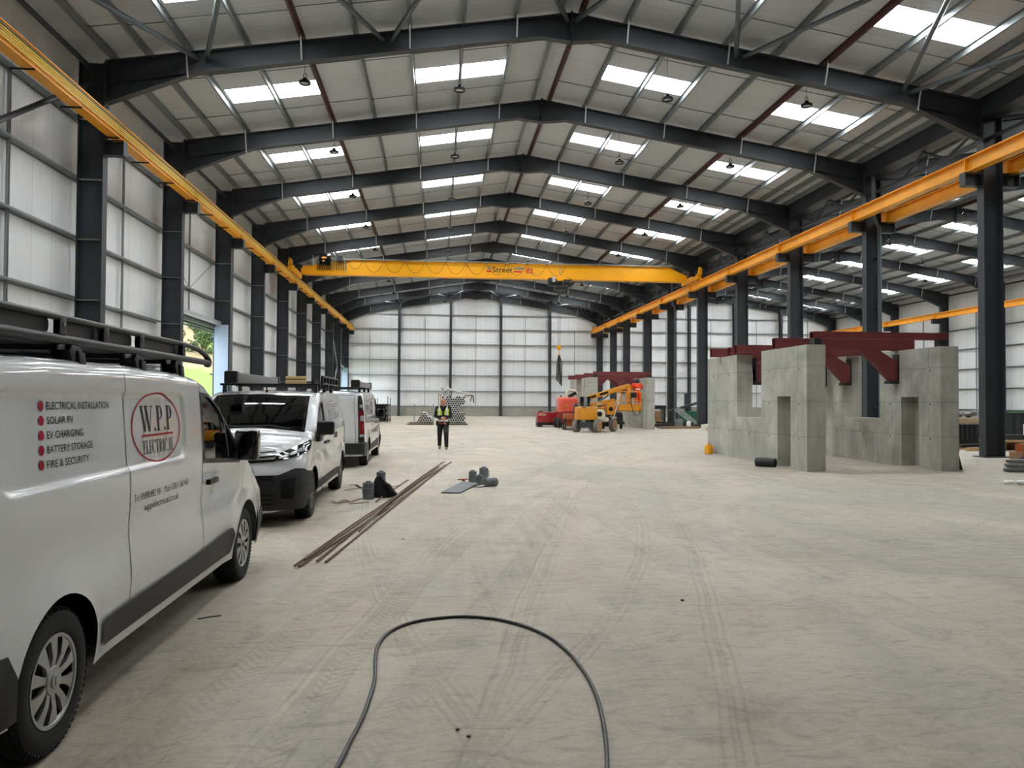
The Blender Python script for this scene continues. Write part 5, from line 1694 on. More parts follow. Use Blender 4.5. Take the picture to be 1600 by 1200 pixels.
obj('hose', MB().tube([(1.85, -.6, 2.0), (1.86, -.68, 1.5), (1.98, -.7, 1.05), (2.14, -.68, .86), (2.3, -.66, 1.0), (2.36, -.62, 1.3)], .02, 6), M_BLACK, lift)
obj('aerial', MB().tube([(-.72, -.5, 1.92), (-.66, -.45, 3.0)], .008, 5), M_BLACK, lift)
obj('boom_sticker', MB().box(.02, .32, -.312, -.308, 1.50, 1.56), M_CREAM, lift)

# red lift behind, generator, trolley, gas bottle, compressor, ladder
M_REDL = mat('lift_red', (222, 92, 72), .35, coat=.4, var=.08)
rl_ = thing('boom_lift', (8.05, 46.6, 0), label='red boom lift with cream boom, half hidden behind the yellow lift', cat='boom lift')
obj('body', MB().box(-.62, .62, -.6, .7, .92, 1.92), M_REDL, rl_, bevel=.18, bseg=4)
obj('badge', MB().box(-.32, -.10, -.615, -.6, 1.32, 1.44), M_LIFT, rl_, bevel=.01)
obj('lamp', MB().box(.28, .42, -.615, -.6, 1.30, 1.46), M_CREAM, rl_)
obj('pole', MB().box(-.02, .06, -.55, -.45, 1.85, 2.0).box(-.5, -.42, -.5, -.42, 1.85, 2.02), M_BLACK, rl_)
obj('boom', MB().tube([(.0, 0, 1.9), (-.02, 0, 2.2), (.12, 0, 2.36), (.5, 0, 2.28), (.62, 0, 2.1)], .09, 8), M_CREAM, rl_, smooth=50)
obj('boom_link', MB().bar((.1, -.1, 1.95), (.55, -.1, 2.2), .14, .2), M_BLACK, rl_)
obj('chassis', MB().box(-.55, .55, -.7, .9, .3, .9), M_REDM, rl_)
for (x, y) in ((-.6, -.55), (.6, -.55), (-.6, .8), (.6, .8)): obj('wheel', MB().lathe([(.28, -.1), (.32, -.08), (.32, .08), (.28, .1)], 24, 'x', (x, y, .32)), M_RUBBER, rl_, smooth=30)
gn = thing('generator', (7.18, 48.4, 0), label='dark red generator box with white lettering on the floor', cat='generator')
obj('canopy', MB().box(-.82, .82, -.45, .45, .28, .95), M_REDM, gn, bevel=.03)
obj('skid', MB().box(-.83, .83, -.46, .46, .10, .28).box(-.8, -.5, -.4, .4, 0, .1).box(.5, .8, -.4, .4, 0, .1), M_BLACK, gn, bevel=.01)
obj('lettering', MB().join(fit_text('MOSA', .46, .13, .02)).xf(Matrix.Translation((-.74, -.462, .73)) @ Matrix.Rotation(PI/2, 4, 'X')), M_CREAM, gn)
gm_ = MB()
for k in range(4): gm_.box(.42, .74, -.465, -.455, .40+.07*k, .43+.07*k)
obj('louvre', gm_, M_DARK, gn); obj('door_gap', MB().box(.0, .015, -.462, -.455, .3, .93), M_DARK, gn)
obj('filler', MB().box(-.72, -.45, -.2, .1, .95, 1.02), M_BLACK, gn)
tr = thing('trolley', (7.68, 43.2, 0), label='orange brown steel trolley box beside the yellow lift wheels', cat='trolley')
M_ORB = mat('orange_brown', (166, 84, 44), .6, var=.25, vscale=6)
obj('tray', MB().box(-.42, .45, -.35, .35, .62, .92), M_ORB, tr, bevel=.02)
obj('frame', MB().box(-.42, -.34, -.35, -.27, .04, .7).box(.37, .45, -.35, -.27, .04, .7).box(-.42, -.34, .27, .35, .04, .7).box(.37, .45, .27, .35, .04, .7).box(-.46, .1, -.42, .4, 0, .05), M_TRIM, tr)
obj('panel', MB().prism([(-.3, .2), (.4, .2), (.4, .62), (-.3, .62)], .0, .04, 'xz'), M_ORB, tr)
obj('gas_bottle', MB().lathe([(.14, 0), (.15, .03), (.15, .50), (.10, .58), (.03, .60), (.03, .66)], 18), M_TRIM, smooth=40, loc=(7.98, 43.15, .92), label='dark grey gas bottle standing on the orange brown trolley', cat='gas bottle')
cp = thing('compressor', (10.55, 45.2, 0), label='black and maroon engine set behind the yellow lift, below the red beam', cat='machine')
obj('canopy', MB().box(-.55, .35, -.5, .5, 1.05, 1.55), M_REDM, cp, bevel=.1, bseg=3)
obj('engine', MB().box(-.6, .6, -.52, .5, .42, 1.0), M_BLACK, cp, bevel=.03)
obj('battery_label', MB().box(-.1, .2, -.535, -.52, .62, .74), M_GALVB, cp)
obj('frame', MB().box(-.7, .7, -.55, .55, .28, .42), M_BLACK, cp)
obj('side_cover', MB().box(-.62, -.48, -.54, -.2, .45, 1.0), M_CREAM, cp)
for x in (-.55, .55): obj('wheel', MB().lathe([(.15, -.06), (.15, .06)], 16, 'x', (x, -.2, .15)), M_RUBBER, cp)
lad = thing('step_ladder', (11.0, 43.35, 0), label='short pale ladder leaning under the lift basket', cat='ladder')
for dx in (0, .3): obj('stile', MB().bar((-.25+dx*.2, .0+dx, 1.12), (.18+dx*.2, -.05+dx, .0), .05, .03), M_CREAM, lad)
for k in range(4):
    t_ = (k+.7)/4.5
    obj('rung', MB().tube([(-.25+.43*t_, 0-.05*t_, 1.12*(1-t_)), (-.19+.43*t_, .3-.05*t_, 1.12*(1-t_))], .018, 6), M_CREAM, lad)

# ------------------------------------------------------------------ pipe stacks
M_PIPE = mat('galvanised_pipe', (206, 207, 204), .45, .2, var=.08)
def pipe_mesh(L=4.5, r=.08, th=.022):
    return MB().lathe([(r-th, 0), (r, 0), (r, L), (r-th, L)], 16, 'y', caps=False).lathe([(r-th, 0), (r-th, .12), (0, .12)], 16, 'y', caps=False, mi=1)  # bore lining and plug coloured dark for the shade inside
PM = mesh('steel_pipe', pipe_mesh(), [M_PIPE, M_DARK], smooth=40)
def pipe(x, y, z, label, group):
    o = bpy.data.objects.new('steel_pipe', PM); COL.objects.link(o); o.location = (x, y, z)
    return tag(o, label, 'pipe', group)
rr = .081
row = 0
for q in range(13):
    z = .10+rr+q*rr*1.745
    n = 10 if q % 2 == 0 else 9
    for k in range(n):
        x = .30+(q % 2)*rr+k*2*rr
        if q in (6, 7) and k > n-4: continue
        if q in (5, 8) and k > n-3: continue
        if q == 12 and k in (1, 4, 5, 8): continue
        pipe(x, 51.3+R.uniform(-.05, .05), z+R.uniform(0, .008), 'galvanised steel pipe in the tall stack behind the walking person', 'pipes in the tall stack')
for q in range(5):
    z = .10+rr+q*rr*1.745
    n = 7-q-(0 if q < 3 else 1)
    for k in range(max(1, n)):
        x = -1.40+q*rr*1.05+k*2*rr
        pipe(x, 51.3+R.uniform(-.06, .06), z+R.uniform(0, .006), 'galvanised steel pipe in the low stack between stakes', 'pipes in the low stack')
for (a, b, l) in (((.75, 51.2, 2.42), (2.1, 53.5, 2.1), 'loose pipe lying aslant across the top of the tall pipe stack'), ((.44, 51.9, 1.95), (.20, 50.8, 2.60), 'loose pipe sticking up at the left of the tall stack'), ((.78, 52.0, 2.1), (.62, 51.2, 2.52), 'short loose pipe sticking up in the middle of the tall stack')):
    obj('steel_pipe', MB().tube([a, b], .085, 14), M_PIPE, smooth=40, label=l, cat='pipe')
for (x0, x1, l) in ((.1, 2.0, 'timber bearer under the tall pipe stack'), (-2.1, -.35, 'dark timber bearer under the low pipe stack')):
    obj('timber_bearer', MB().box(x0, x1, 51.25, 51.37, 0, .095), M_BARK, label=l, cat='timber')
    obj('timber_bearer', MB().box(x0, x1, 54.6, 54.72, 0, .095), M_BARK, label=l+', rear one', cat='timber')
for (x, l) in ((-1.62, 'steel stake at the outer side of the low pipe stack'), (-.34, 'steel stake between the two pipe stacks')):
    obj('stake', MB().box(x-.035, x+.035, 51.45, 51.52, 0, 1.42), M_GALV, label=l, cat='stake')
tf = obj('timber_trestle', MB().box(-.02, .05, 52.0, 52.1, 0, 2.1).box(.13, .19, 52.0, 52.1, 0, 2.1).box(-.02, .19, 52.0, 52.1, 2.04, 2.1).box(-.02, .19, 52.0, 52.1, 1.2, 1.27), M_TAN, label='narrow timber frame beside the tall pipe stack', cat='trestle')
obj('clamp_bundle', MB().tube([(2.14, 51.6, 2.0), (2.36, 51.6, 2.02), (2.42, 51.6, 1.5)], .035, 6).tube([(2.3, 51.6, 2.02), (2.18, 51.6, 1.6)], .03, 6).tube([(1.80, 51.7, 1.98), (2.3, 51.6, 2.03)], .03, 6), M_TRIM, label='black clamps hung on the end of the tall pipe stack', cat='clamp')
# stillage of black pipes behind the third van
stl = obj('stillage', MB().box(-4.9, -4.85, 58, 58.05, 0, 1.85).box(-3.88, -3.82, 58, 58.06, 0, 1.95).box(-4.9, -3.82, 58, 58.06, .05, .15).box(-3.88, -3.82, 61, 61.06, 0, 1.85).box(-4.9, -4.85, 61, 61.06, 0, 1.85).box(-4.9, -3.82, 61, 61.06, .05, .15), M_STEEL2, label='steel stillage frame holding black pipes behind the last van', cat='stillage')
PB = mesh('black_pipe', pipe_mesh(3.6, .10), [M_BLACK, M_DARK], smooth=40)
for q in range(6):
    for k in range(4):
        o = bpy.data.objects.new('black_pipe', PB); COL.objects.link(o); o.location = (-4.70+.21*k+(q % 2)*.08, 57.7, .26+.2*q)
        tag(o, 'black pipe in the steel stillage behind the last van', 'pipe', 'black pipes in the stillage')

# ------------------------------------------------------------------ things lying on the floor
cab_pts = [(-.66, 2.7), (-.52, 3.2), (-.453, 3.536), (-.425, 3.778), (-.392, 4.052), (-.373, 4.386), (-.371, 4.644), (-.398, 5.015), (-.398, 5.302), (-.343, 5.556), (-.223, 5.745), (-.053, 5.856), (.189, 5.903), (.396, 5.847), (.54, 5.743), (.673, 5.584), (.796, 5.352), (.876, 5.033), (.916, 4.659), (.915, 4.308), (.888, 4.021), (.844, 3.725), (.784, 3.428), (.70, 3.1), (.56, 2.6)]
def catmull(P, n=6):
    out = []
    P = [np.array(p, float) for p in P]
    for i in range(len(P)-1):
        p0, p1, p2, p3 = P[max(i-1, 0)], P[i], P[i+1], P[min(i+2, len(P)-1)]
        for q in range(n):
            t = q/n
            out.append(tuple(.5*((2*p1)+(-p0+p2)*t+(2*p0-5*p1+4*p2-p3)*t*t+(-p0+3*p1-3*p2+p3)*t**3)))
    out.append(tuple(P[-1]))
    return out
cb = obj('power_cable', MB().tube([(x, y, .0115) for x, y in catmull(cab_pts)], .0115, 10), M_CABLE, smooth=60, label='thick black cable looping over the floor in front of the camera', cat='cable')
pk = MB()
for k in range(7): pk.ellipsoid((.60+.018*k+R.uniform(-.01, .01), 5.70-.02*k, .022+R.uniform(0, .004)), (.012, .008, .005), 8, 5)
obj('mud_flecks', pk, M_PIPE, cb)

M_REBAR = mat('rusty_rebar', (104, 78, 62), .75, var=.35, vscale=9)
bars = [((-1.424, 7.743), (.02, 18.9), .03), ((-1.384, 7.76), (.203, 19.651), .016), ((-1.242, 7.984), (.368, 20.55), .018), ((-1.15, 7.956), (.23, 19.6), .017), ((-1.36, 7.95), (.10, 20.0), .05), ((-.98, 9.6), (.171, 20.323), .05), ((-1.013, 12.573), (-.62, 15.9), .018), ((-.854, 11.143), (-.76, 13.1), .016)]
bl = ['longest rusty bar on the van side of the bundle', 'rusty bar ending second from the vans at the near end of the bundle', 'rusty bar whose near end sits third from the vans', 'rusty bar at the open floor side of the near bundle end', 'rusty bar lying on top of the others in the bundle', 'rusty bar lying over the far half of the bundle', 'short rusty bar beside the black jacket', 'short rusty offcut beside the bundle on the open floor side']
for k, ((x0, y0), (x1, y1), z) in enumerate(bars):
    pts = []
    for q in range(13):
        t = q/12
        b_ = math.sin(PI*t)*(-.02+.10*math.sin(k*2.1))
        pts.append((x0+(x1-x0)*t+b_, y0+(y1-y0)*t, z-(z-.016)*t*.3+.006*math.sin(9*t+k)))
    obj('rebar', MB().tube(pts, .0125, 7), M_REBAR, smooth=50, label=bl[k], cat='steel bar', group='rusty bars on the floor')

M_CAN = mat('grey_canister', (112, 116, 118), .5, .2, var=.2, vscale=9)
def canister(x, y, h, r, label, rz=0, lying=False):
    prof = [(r*.9, 0), (r, .01)]
    n = 7
    for k in range(n):
        z = .02+(h-.06)*k/n
        prof += [(r, z), (r*.95, z+(h-.06)/n*.25), (r*.95, z+(h-.06)/n*.6), (r, z+(h-.06)/n*.85)]
    prof += [(r, h-.03), (r*.9, h-.005), (r*.35, h), (r*.3, h+.0)]
    t = thing('canister', (x, y, 0), 0, label, 'canister', 'grey canisters on the floor')
    mb = MB().lathe(prof, 24)
    hd_ = MB().tube([(r*.98, 0, h*.75), (r*1.25, 0, h*.7), (r*1.25, 0, h*.3), (r*.98, 0, h*.22)], .008, 6)
    lid = MB().lathe([(r*.5, h), (r*.5, h+.018), (0, h+.02)], 18)
    if lying:
        M = Matrix.Translation((0, 0, r)) @ Matrix.Rotation(rz, 4, 'Z') @ Matrix.Rotation(PI/2, 4, 'Y')
    else: M = Matrix.Rotation(rz, 4, 'Z')
    obj('drum', mb.xf(M), M_CAN, t, smooth=30); obj('handle', hd_.xf(M), M_GALV, t); obj('lid', lid.xf(M), M_CAN, t, smooth=40)
canister(-1.18, 13.05, .29, .098, 'ribbed grey canister in front of the black jacket', 2.6)
canister(-1.02, 13.75, .40, .085, 'taller grey canister standing behind the black jacket', 1)
canister(.72, 15.62, .23, .085, 'grey canister standing nearest the plate in the middle floor cluster', 2)
canister(.97, 15.95, .27, .10, 'tall grey canister at the back of the middle floor cluster', .4)
canister(.84, 15.22, .18, .085, 'low grey canister in the centre of the middle floor cluster', 1.2)
canister(.92, 14.78, .26, .085, 'grey canister lying on its side in the middle floor cluster', .35, True)
# jacket
jv = MB()
nu, nv = 26, 12
V = []
for i in range(nv+1):
    t = i/nv
    for k in range(nu):
        a = 2*PI*k/nu
        rx = (.15*(1-t)**.75+.035)*(1+.16*math.sin(3*a+4*t)+.10*math.sin(7*a+2*t))
        ry = rx*.85
        V.append((-.965+.07*(1-t)*math.cos(a)**2*(1 if math.cos(a) > 0 else -.2)+rx*math.cos(a)-.06*t, 13.32+ry*math.sin(a), .36*t+.012*math.sin(5*a+6*t)*(t > 0)))
jv.add(V, [(i*nu+k, i*nu+(k+1) % nu, (i+1)*nu+(k+1) % nu, (i+1)*nu+k) for i in range(nv) for k in range(nu)]+[tuple(nv*nu+k for k in range(nu))])
M_CLOTHB = mat('black_cloth', (17, 17, 20), .95, var=.3, vscale=14)
jk = obj('jacket', jv, M_CLOTHB, smooth=70, label='black jacket heaped against the grey canister by the rusty bars', cat='jacket')
obj('sleeve', MB().tube([(-.88, 13.2, .22), (-.80, 13.16, .10), (-.72, 13.14, .035)], [.055, .05, .04], 10), M_CLOTHB, jk, smooth=60)
M_STRAP = mat('webbing_strap', (138, 118, 88), .9, var=.3, vscale=12)
def strap(P, label, m=None, wd=.06):
    pts = catmull(P, 5)
    A = np.array(pts); t = np.gradient(A[:, :2], axis=0); t /= np.linalg.norm(t, axis=1)[:, None]
    n = np.stack([-t[:, 1], t[:, 0]], 1)*wd/2
    mb = MB(); V = []
    for p, q in zip(A, n): V += [(p[0]+q[0], p[1]+q[1], p[2]), (p[0]-q[0], p[1]-q[1], p[2]), (p[0]+q[0], p[1]+q[1], p[2]+.006), (p[0]-q[0], p[1]-q[1], p[2]+.006)]
    F = []
    for i in range(len(A)-1):
        b = 4*i
        F += [(b, b+1, b+5, b+4), (b+2, b+6, b+7, b+3), (b, b+4, b+6, b+2), (b+1, b+3, b+7, b+5)]
    mb.add(V, F+[(0, 2, 3, 1), (len(V)-4, len(V)-3, len(V)-1, len(V)-2)])
    obj('strap', mb, m or M_STRAP, label=label, cat='strap', group='webbing straps on the floor')
strap([(-1.73, 12.56, .03), (-1.62, 12.52, .01), (-1.53, 12.70, .03), (-1.44, 12.62, .004), (-1.36, 12.95, .004), (-1.28, 13.12, .004)], 'tan strap trailing on the floor towards the van with black bumper')
strap([(-1.42, 12.42, .004), (-1.28, 12.5, .004), (-1.13, 12.58, .008)], 'short tan strap in front of the ribbed grey canister')
strap([(-1.72, 14.25, .004), (-1.60, 14.3, .02), (-1.45, 14.35, .03), (-1.30, 14.25, .01)], 'folded tan strap behind the black jacket, near the van wheel')
strap([(-1.70, 14.85, .03), (-1.58, 14.75, .05), (-1.46, 14.55, .01)], 'black strap end beside the folded tan strap', M_CLOTHB)
strap([(-1.10, 15.45, .004), (-.98, 15.0, .03), (-.86, 14.8, .01), (-.74, 15.1, .004)], 'tan strap beyond the jacket, near the rusty bars')
M_PLATE = mat('grey_sheet', (98, 100, 102), .5, .2, var=.15)
pl = MB().add([(.055, 13.76, .012), (.405, 13.68, .012), (.80, 15.05, .03), (.50, 15.45, .03), (.055, 13.76, .022), (.405, 13.68, .022), (.80, 15.05, .04), (.50, 15.45, .04)], [(3, 2, 1, 0), (4, 5, 6, 7), (0, 1, 5, 4), (1, 2, 6, 5), (2, 3, 7, 6), (3, 0, 4, 7)])
pl.box(.45, .75, 15.05, 15.15, 0, .025)
obj('steel_plate', pl, M_PLATE, label='flat grey sheet on the floor in front of the canister cluster', cat='sheet')
obj('flat_bar', MB().bar((.42, 15.55, .06), (.80, 15.75, .06), .05, .02).box(.5, .56, 15.55, 15.65, 0, .05).box(.70, .76, 15.66, 15.74, 0, .05), M_ORB, label='rusty flat bar behind the grey sheet', cat='bar')
obj('cable_coil', MB().tube([(.62, 14.95, .012), (.8, 14.6, .012), (1.05, 14.9, .012), (.9, 15.1, .012), (.70, 14.85, .012)], .008, 6), M_CABLE, label='thin black cord loop at the foot of the canister cluster', cat='cord')
for (x, y, s_, l) in ((2.078, 6.254, .018, 'tiny black chip alone on the open floor'), (.111, 3.911, .012, 'tiny black crumb inside the cable loop'), (.163, 3.825, .011, 'small dark crumb at the bottom of the cable loop'), (-.414, 9.254, .012, 'small dark chip beside the rusty bars')):
    obj('stone_chip', MB().ellipsoid((x, y, s_*.45), (s_, s_*.7, s_*.45), 8, 5), M_BLACK, label=l, cat='chip')
obj('twig', MB().tube([(-1.83, 6.02, .006), (-1.74, 6.07, .008), (-1.68, 6.1, .006)], .005, 5), M_BLACK, label='thin dark stick on the floor beside the front van', cat='stick')
M_RAG = mat('white_rag', (240, 239, 235), .9, var=.05, vscale=20)
rg = MB()
for k in range(26): rg.ellipsoid((11.95+R.uniform(-.16, .34), 14.55+R.uniform(-.12, .12), .03+R.uniform(0, .04)), (R.uniform(.03, .055), R.uniform(.03, .05), R.uniform(.025, .04)), 8, 6)
obj('rag', rg, M_RAG, smooth=60, label='crumpled white rag on the floor near the far end of the front row columns', cat='rag')

# ------------------------------------------------------------------ stores between and behind the middle columns
M_GREEN = mat('green_mesh', (30, 92, 66), .6, var=.3, vscale=14)
M_WRAP = mat('grey_wrap', (120, 120, 122), .3, var=.3, vscale=9, coat=.4)
M_WOODP = mat('brown_pallet', (150, 116, 84), .85, var=.25, vscale=5)
def pallet(x, y, label, rz=0, m=None):
    t = thing('pallet', (x, y, 0), rz, label, 'pallet', 'brown timber pallets')
    for k in range(7): obj('deck_board', MB().box(-.6+.18*k, -.48+.18*k, -.5, .5, .11, .13), m or M_WOODP, t)
    for yy in (-.45, 0, .45):
        obj('bearer', MB().box(-.6, .6, yy-.04, yy+.04, 0, .11), m or M_WOODP, t)
pallet(14.2, 45.3, 'brown pallet on the floor beside the distant concrete wall', .1)
pallet(15.55, 45.6, 'brown pallet lying nearest the cream board stack', -.15)
cbd = obj('board_stack', MB().prism([(15.7, 43.8), (17.0, 42.1), (18.9, 43.4), (17.3, 46.3)], .12, .30, 'xy'), mat('cream_board', (222, 214, 196), .7, var=.1), label='low stack of cream boards beyond the large concrete wall', cat='boards')
obj('bearer', MB().box(16.3, 16.4, 43.4, 44.3, 0, .12).box(17.5, 17.6, 43.0, 45.5, 0, .12), M_WOODP, cbd)
for k in range(4):
    obj('cladding_strip', MB().bar((16.05+.10*k, 50.0, 1.12+.05*k), (17.30+.12*k, 49.6, .06+.03*k), .18, .05, (0, 0, 1)), M_GALVB, label='%s bright metal strip of the slanting bundle behind the middle columns' % ['lowest', 'second lowest', 'second highest', 'topmost'][k], cat='metal strip', group='slanting metal strips')
obj('dark_girder', MB().bar((16.0, 50.95, 1.0), (18.2, 51.3, 1.60), .2, .16).box(16.5, 16.62, 51.0, 51.12, 0, 1.1), M_STEEL, label='dark steel beam lying aslant on top of the green store pile', cat='beam')
obj('prop_post', MB().box(17.40, 17.66, 51.75, 51.95, 0, 2.25), M_STEEL, label='short dark post standing in the store pile by the middle columns', cat='post')
gcr = MB()
for q in range(5):
    for k in range(8): gcr.box(16.75+.2*k, 16.93+.2*k, 50.75, 51.6, .0+.2*q, .2+.2*q)
obj('green_mesh_stack', gcr, M_GREEN, label='green mesh panel stack behind the slanting metal strips', cat='panel stack', kind='stuff')
obj('timber_crate', MB().box(14.3, 15.1, 50, 50.8, .4, 1.0).box(14.2, 15.2, 49.95, 50.85, .28, .4).box(14.25, 14.4, 50, 50.8, 0, .28).box(15.0, 15.15, 50, 50.8, 0, .28), M_WOODP, label='timber crate standing between the distant concrete wall and the columns', cat='crate')
obj('shelf_bench', MB().box(13.6, 15.8, 51.0, 51.8, 1.15, 1.4).box(13.65, 13.8, 51.0, 51.8, 0, 1.15).box(15.6, 15.75, 51, 51.8, 0, 1.15), M_BLACK, label='black bench top behind the timber crate', cat='bench')
obj('scrap_beam', MB().bar((13.6, 48.4, .1), (17.0, 47.0, .1), .2, .2).bar((14.4, 48.9, .28), (16.8, 48.2, .24), .12, .12), M_TRIM, label='dark steel offcuts on the floor in front of the timber crate', cat='steel offcut')
obj('grey_drum', MB().lathe([(.22, 0), (.24, .03), (.24, .5), (.2, .55)], 20), M_CAN, smooth=40, loc=(15.35, 46.9, 0), label='grey drum among the offcuts before the middle columns', cat='drum')
obj('white_canister', MB().lathe([(.12, 0), (.13, .02), (.13, .38), (.06, .45)], 18), M_RAG, smooth=40, loc=(15.9, 46.6, 0), label='small white canister beside the grey drum', cat='canister')
# beyond the nearest middle column
ct = thing('black_crate', (20.9, 28.2, 0), label='black slatted crate seen between the concrete wall and the nearest middle column', cat='crate')
obj('crate_side', MB().box(-.9, .9, -.5, .5, .28, .84), M_BLACK, ct, bevel=.02)
cs = MB()
for k in range(9): cs.box(-.85+.2*k, -.75+.2*k, -.53, -.5, .28, .84)
obj('slat', cs, M_TRIM, ct)
obj('runner', MB().box(-.9, .9, -.5, -.4, 0, .28).box(-.9, .9, .4, .5, 0, .28), M_BLACK, ct)
for k, (z, l) in enumerate(((.86, 'lower pale timber on the black slatted crate'), (.97, 'upper pale timber on the black slatted crate'))):
    obj('timber_plank', MB().box(20.15, 21.7-.3*k, 27.9, 28.2, z, z+.08), M_TAN, label=l, cat='timber')
hp = MB()
for k in range(14): hp.ellipsoid((20.3+R.uniform(-.1, 1.1), 28.25+R.uniform(-.15, .2), 1.14+R.uniform(0, .18)), (R.uniform(.10, .2), .12, R.uniform(.06, .12)), 8, 6)
obj('cloth_heap', hp, M_WRAP, smooth=60, label='grey cloth heap on top of the black slatted crate', cat='cloth heap')
for k in range(3):
    obj('floor_timber', MB().bar((18.4, 24.6+.35*k, .06+.1*(k == 1)), (20.6, 25.4+.35*k, .06+.1*(k == 1)), .12, .12), M_TAN if k != 1 else M_TRIM, label=['front pale timber on the floor before the black slatted crate', 'dark bar lying between the two floor timbers', 'rear pale timber on the floor before the black slatted crate'][k], cat='timber')
obj('red_bag', MB().ellipsoid((17.45, 23.9, .12), (.15, .14, .12), 14, 8), M_REDL, smooth=60, label='small red bag on the floor left of the nearest middle column', cat='bag')
gb = thing('steel_bundle', (23.0, 27.6, 0), label='green capped bundle of upright dark steel sections past the nearest middle column', cat='steel bundle')
for k in range(4): obj('section', MB().box(-.75+.36*k, -.55+.36*k, -.12, .12, .05, 1.32), M_STEEL, gb)
obj('top_bar', MB().box(-.95, 1.2, -.15, .15, 1.34, 1.40), M_GREEN, gb)
obj('foot_bar', MB().box(-.9, 1.2, -.2, .2, 0, .05), M_BLACK, gb)
tb_ = thing('timber_table', (21.2, 25.2, 0), label='low timber trestle with plank top past the nearest middle column', cat='trestle')
obj('plank_top', MB().box(-1.6, 1.6, -.4, .4, .30, .37), M_TAN, tb_)
for x in (-1.2, -.5, .6): obj('block', MB().box(x-.12, x+.12, -.3, .3, 0, .30), M_WOODP, tb_)
obj('dark_channel', MB().box(20.3, 22.6, 25.05, 25.35, .37, .55), M_STEEL, label='dark steel channel lying on the timber trestle', cat='channel')
obj('green_bag', MB().ellipsoid((20.02, 25.1, .47), (.2, .18, .10), 14, 8), M_GREEN, smooth=60, label='green bag on the end of the timber trestle', cat='bag')
obj('white_box', MB().box(22.1, 22.9, 26.0, 26.5, 0, .9), M_RAG, label='white box behind the timber trestle', cat='box', bevel=.02)
obj('timber_block', MB().box(17.3, 17.9, 20.8, 21.3, 0, .22), M_WOODP, label='lower brown timber block near the picture edge', cat='timber block')
obj('timber_block', MB().box(17.45, 18.1, 20.85, 21.25, .22, .46), M_ORB, label='upper reddish timber block near the picture edge', cat='timber block')
obj('black_wedge', MB().prism([(16.35, 0), (16.95, 0), (16.95, .36)], 19.6, 20.0, 'xz'), M_BLACK, label='black wedge in front of the timber blocks', cat='wedge')
wb = MB()
for k, (z, w_) in enumerate(((.06, .14), (.17, .13), (.27, .10))):
    wb.tube([(13.86+.03*k, 17.25, z), (14.0+.03*k, 17.2, z), (14.8, 17.05, z), (15.6, 16.9, z)], [w_*.3, w_*.5, w_*.5, w_*.45], 12)
obj('wrapped_bundle', wb, M_WRAP, smooth=60, label='grey film wrapped bundle on the floor at the picture edge', cat='bundle')
# ------------------------------------------------------------------ people
def grow_body(segs, blobs, voxel, name, mats, parent, extra_tag=None):
    """segs: (a, b, ra, rb, tag); blobs: (c, r3, tag). One continuous skin from a voxel union; face material = nearest limb"""
    mb = MB()
    for (a, b, ra, rb, tg) in segs:
        a, b = Vector(a), Vector(b)
        n = 6
        mb.tube([a+(b-a)*i/n for i in range(n+1)], [ra+(rb-ra)*i/n for i in range(n+1)], 14)
        mb.ellipsoid(a, (ra,)*3, 14, 8); mb.ellipsoid(b, (rb,)*3, 14, 8)
    for (c_, r3, tg) in blobs: mb.ellipsoid(c_, r3, 18, 12)
    me = bpy.data.meshes.new('tmp'); me.from_pydata(mb.v, [], mb.f)
    bm = bmesh.new(); bm.from_mesh(me); bmesh.ops.recalc_face_normals(bm, faces=bm.faces); bm.to_mesh(me); bm.free()
    o = bpy.data.objects.new('tmp', me); COL.objects.link(o)
    m = o.modifiers.new('r', 'REMESH'); m.mode = 'VOXEL'; m.voxel_size = voxel
    m2 = o.modifiers.new('s', 'SMOOTH'); m2.iterations = 4; m2.factor = .5
    bpy.context.view_layer.update()
    out = bpy.data.meshes.new_from_object(o.evaluated_get(bpy.context.evaluated_depsgraph_get()))
    bpy.data.objects.remove(o); bpy.data.meshes.remove(me)
    out.name = name
    V = np.zeros(len(out.vertices)*3); out.vertices.foreach_get('co', V); V = V.reshape(-1, 3)
    cen = np.array([V[list(p.vertices)].mean(0) for p in out.polygons])
    best = np.full(len(cen), 1e9); tg_ = np.zeros(len(cen), int)
    for (a, b, ra, rb, tg) in segs:
        a = np.array(a); b = np.array(b); ab = b-a
        t = np.clip(((cen-a)@ab)/max(1e-9, ab@ab), 0, 1)
        d = np.linalg.norm(cen-(a+t[:, None]*ab), axis=1)-(ra+(rb-ra)*t)
        k = d < best; best[k] = d[k]; tg_[k] = tg
    for (c_, r3, tg) in blobs:
        q = (cen-np.array(c_))/np.array(r3); d = (np.linalg.norm(q, axis=1)-1)*min(r3)
        k = d < best; best[k] = d[k]; tg_[k] = tg
    if extra_tag: tg_ = extra_tag(cen, tg_)
    out.materials.clear()
    for m in mats: out.materials.append(m)
    out.polygons.foreach_set('material_index', tg_.astype(np.int32))
    out.polygons.foreach_set('use_smooth', [True]*len(out.polygons))
    ob = bpy.data.objects.new(name, out); COL.objects.link(ob); ob.parent = parent
    return ob, V, cen, tg_
def shell(name, body, cen, sel, off, mats, mi, parent):
    """garment: a copy of some of the body's faces pushed outwards"""
    me = body.data
    nv = np.zeros(len(me.vertices)*3); me.vertices.foreach_get('normal', nv); nv = nv.reshape(-1, 3)
    V = np.zeros(len(me.vertices)*3); me.vertices.foreach_get('co', V); V = V.reshape(-1, 3)
    mp, v, f, mm = {}, [], [], []
    for i in np.where(sel)[0]:
        ids = []
        for q in me.polygons[int(i)].vertices:
            if q not in mp: mp[q] = len(v); v.append(tuple(V[q]+nv[q]*off))
            ids.append(mp[q])
        f.append(tuple(ids)); mm.append(int(mi[i]))
    mb = MB(); mb.v, mb.f, mb.m = v, f, mm
    return obj(name, mb, mats, parent, smooth=80)

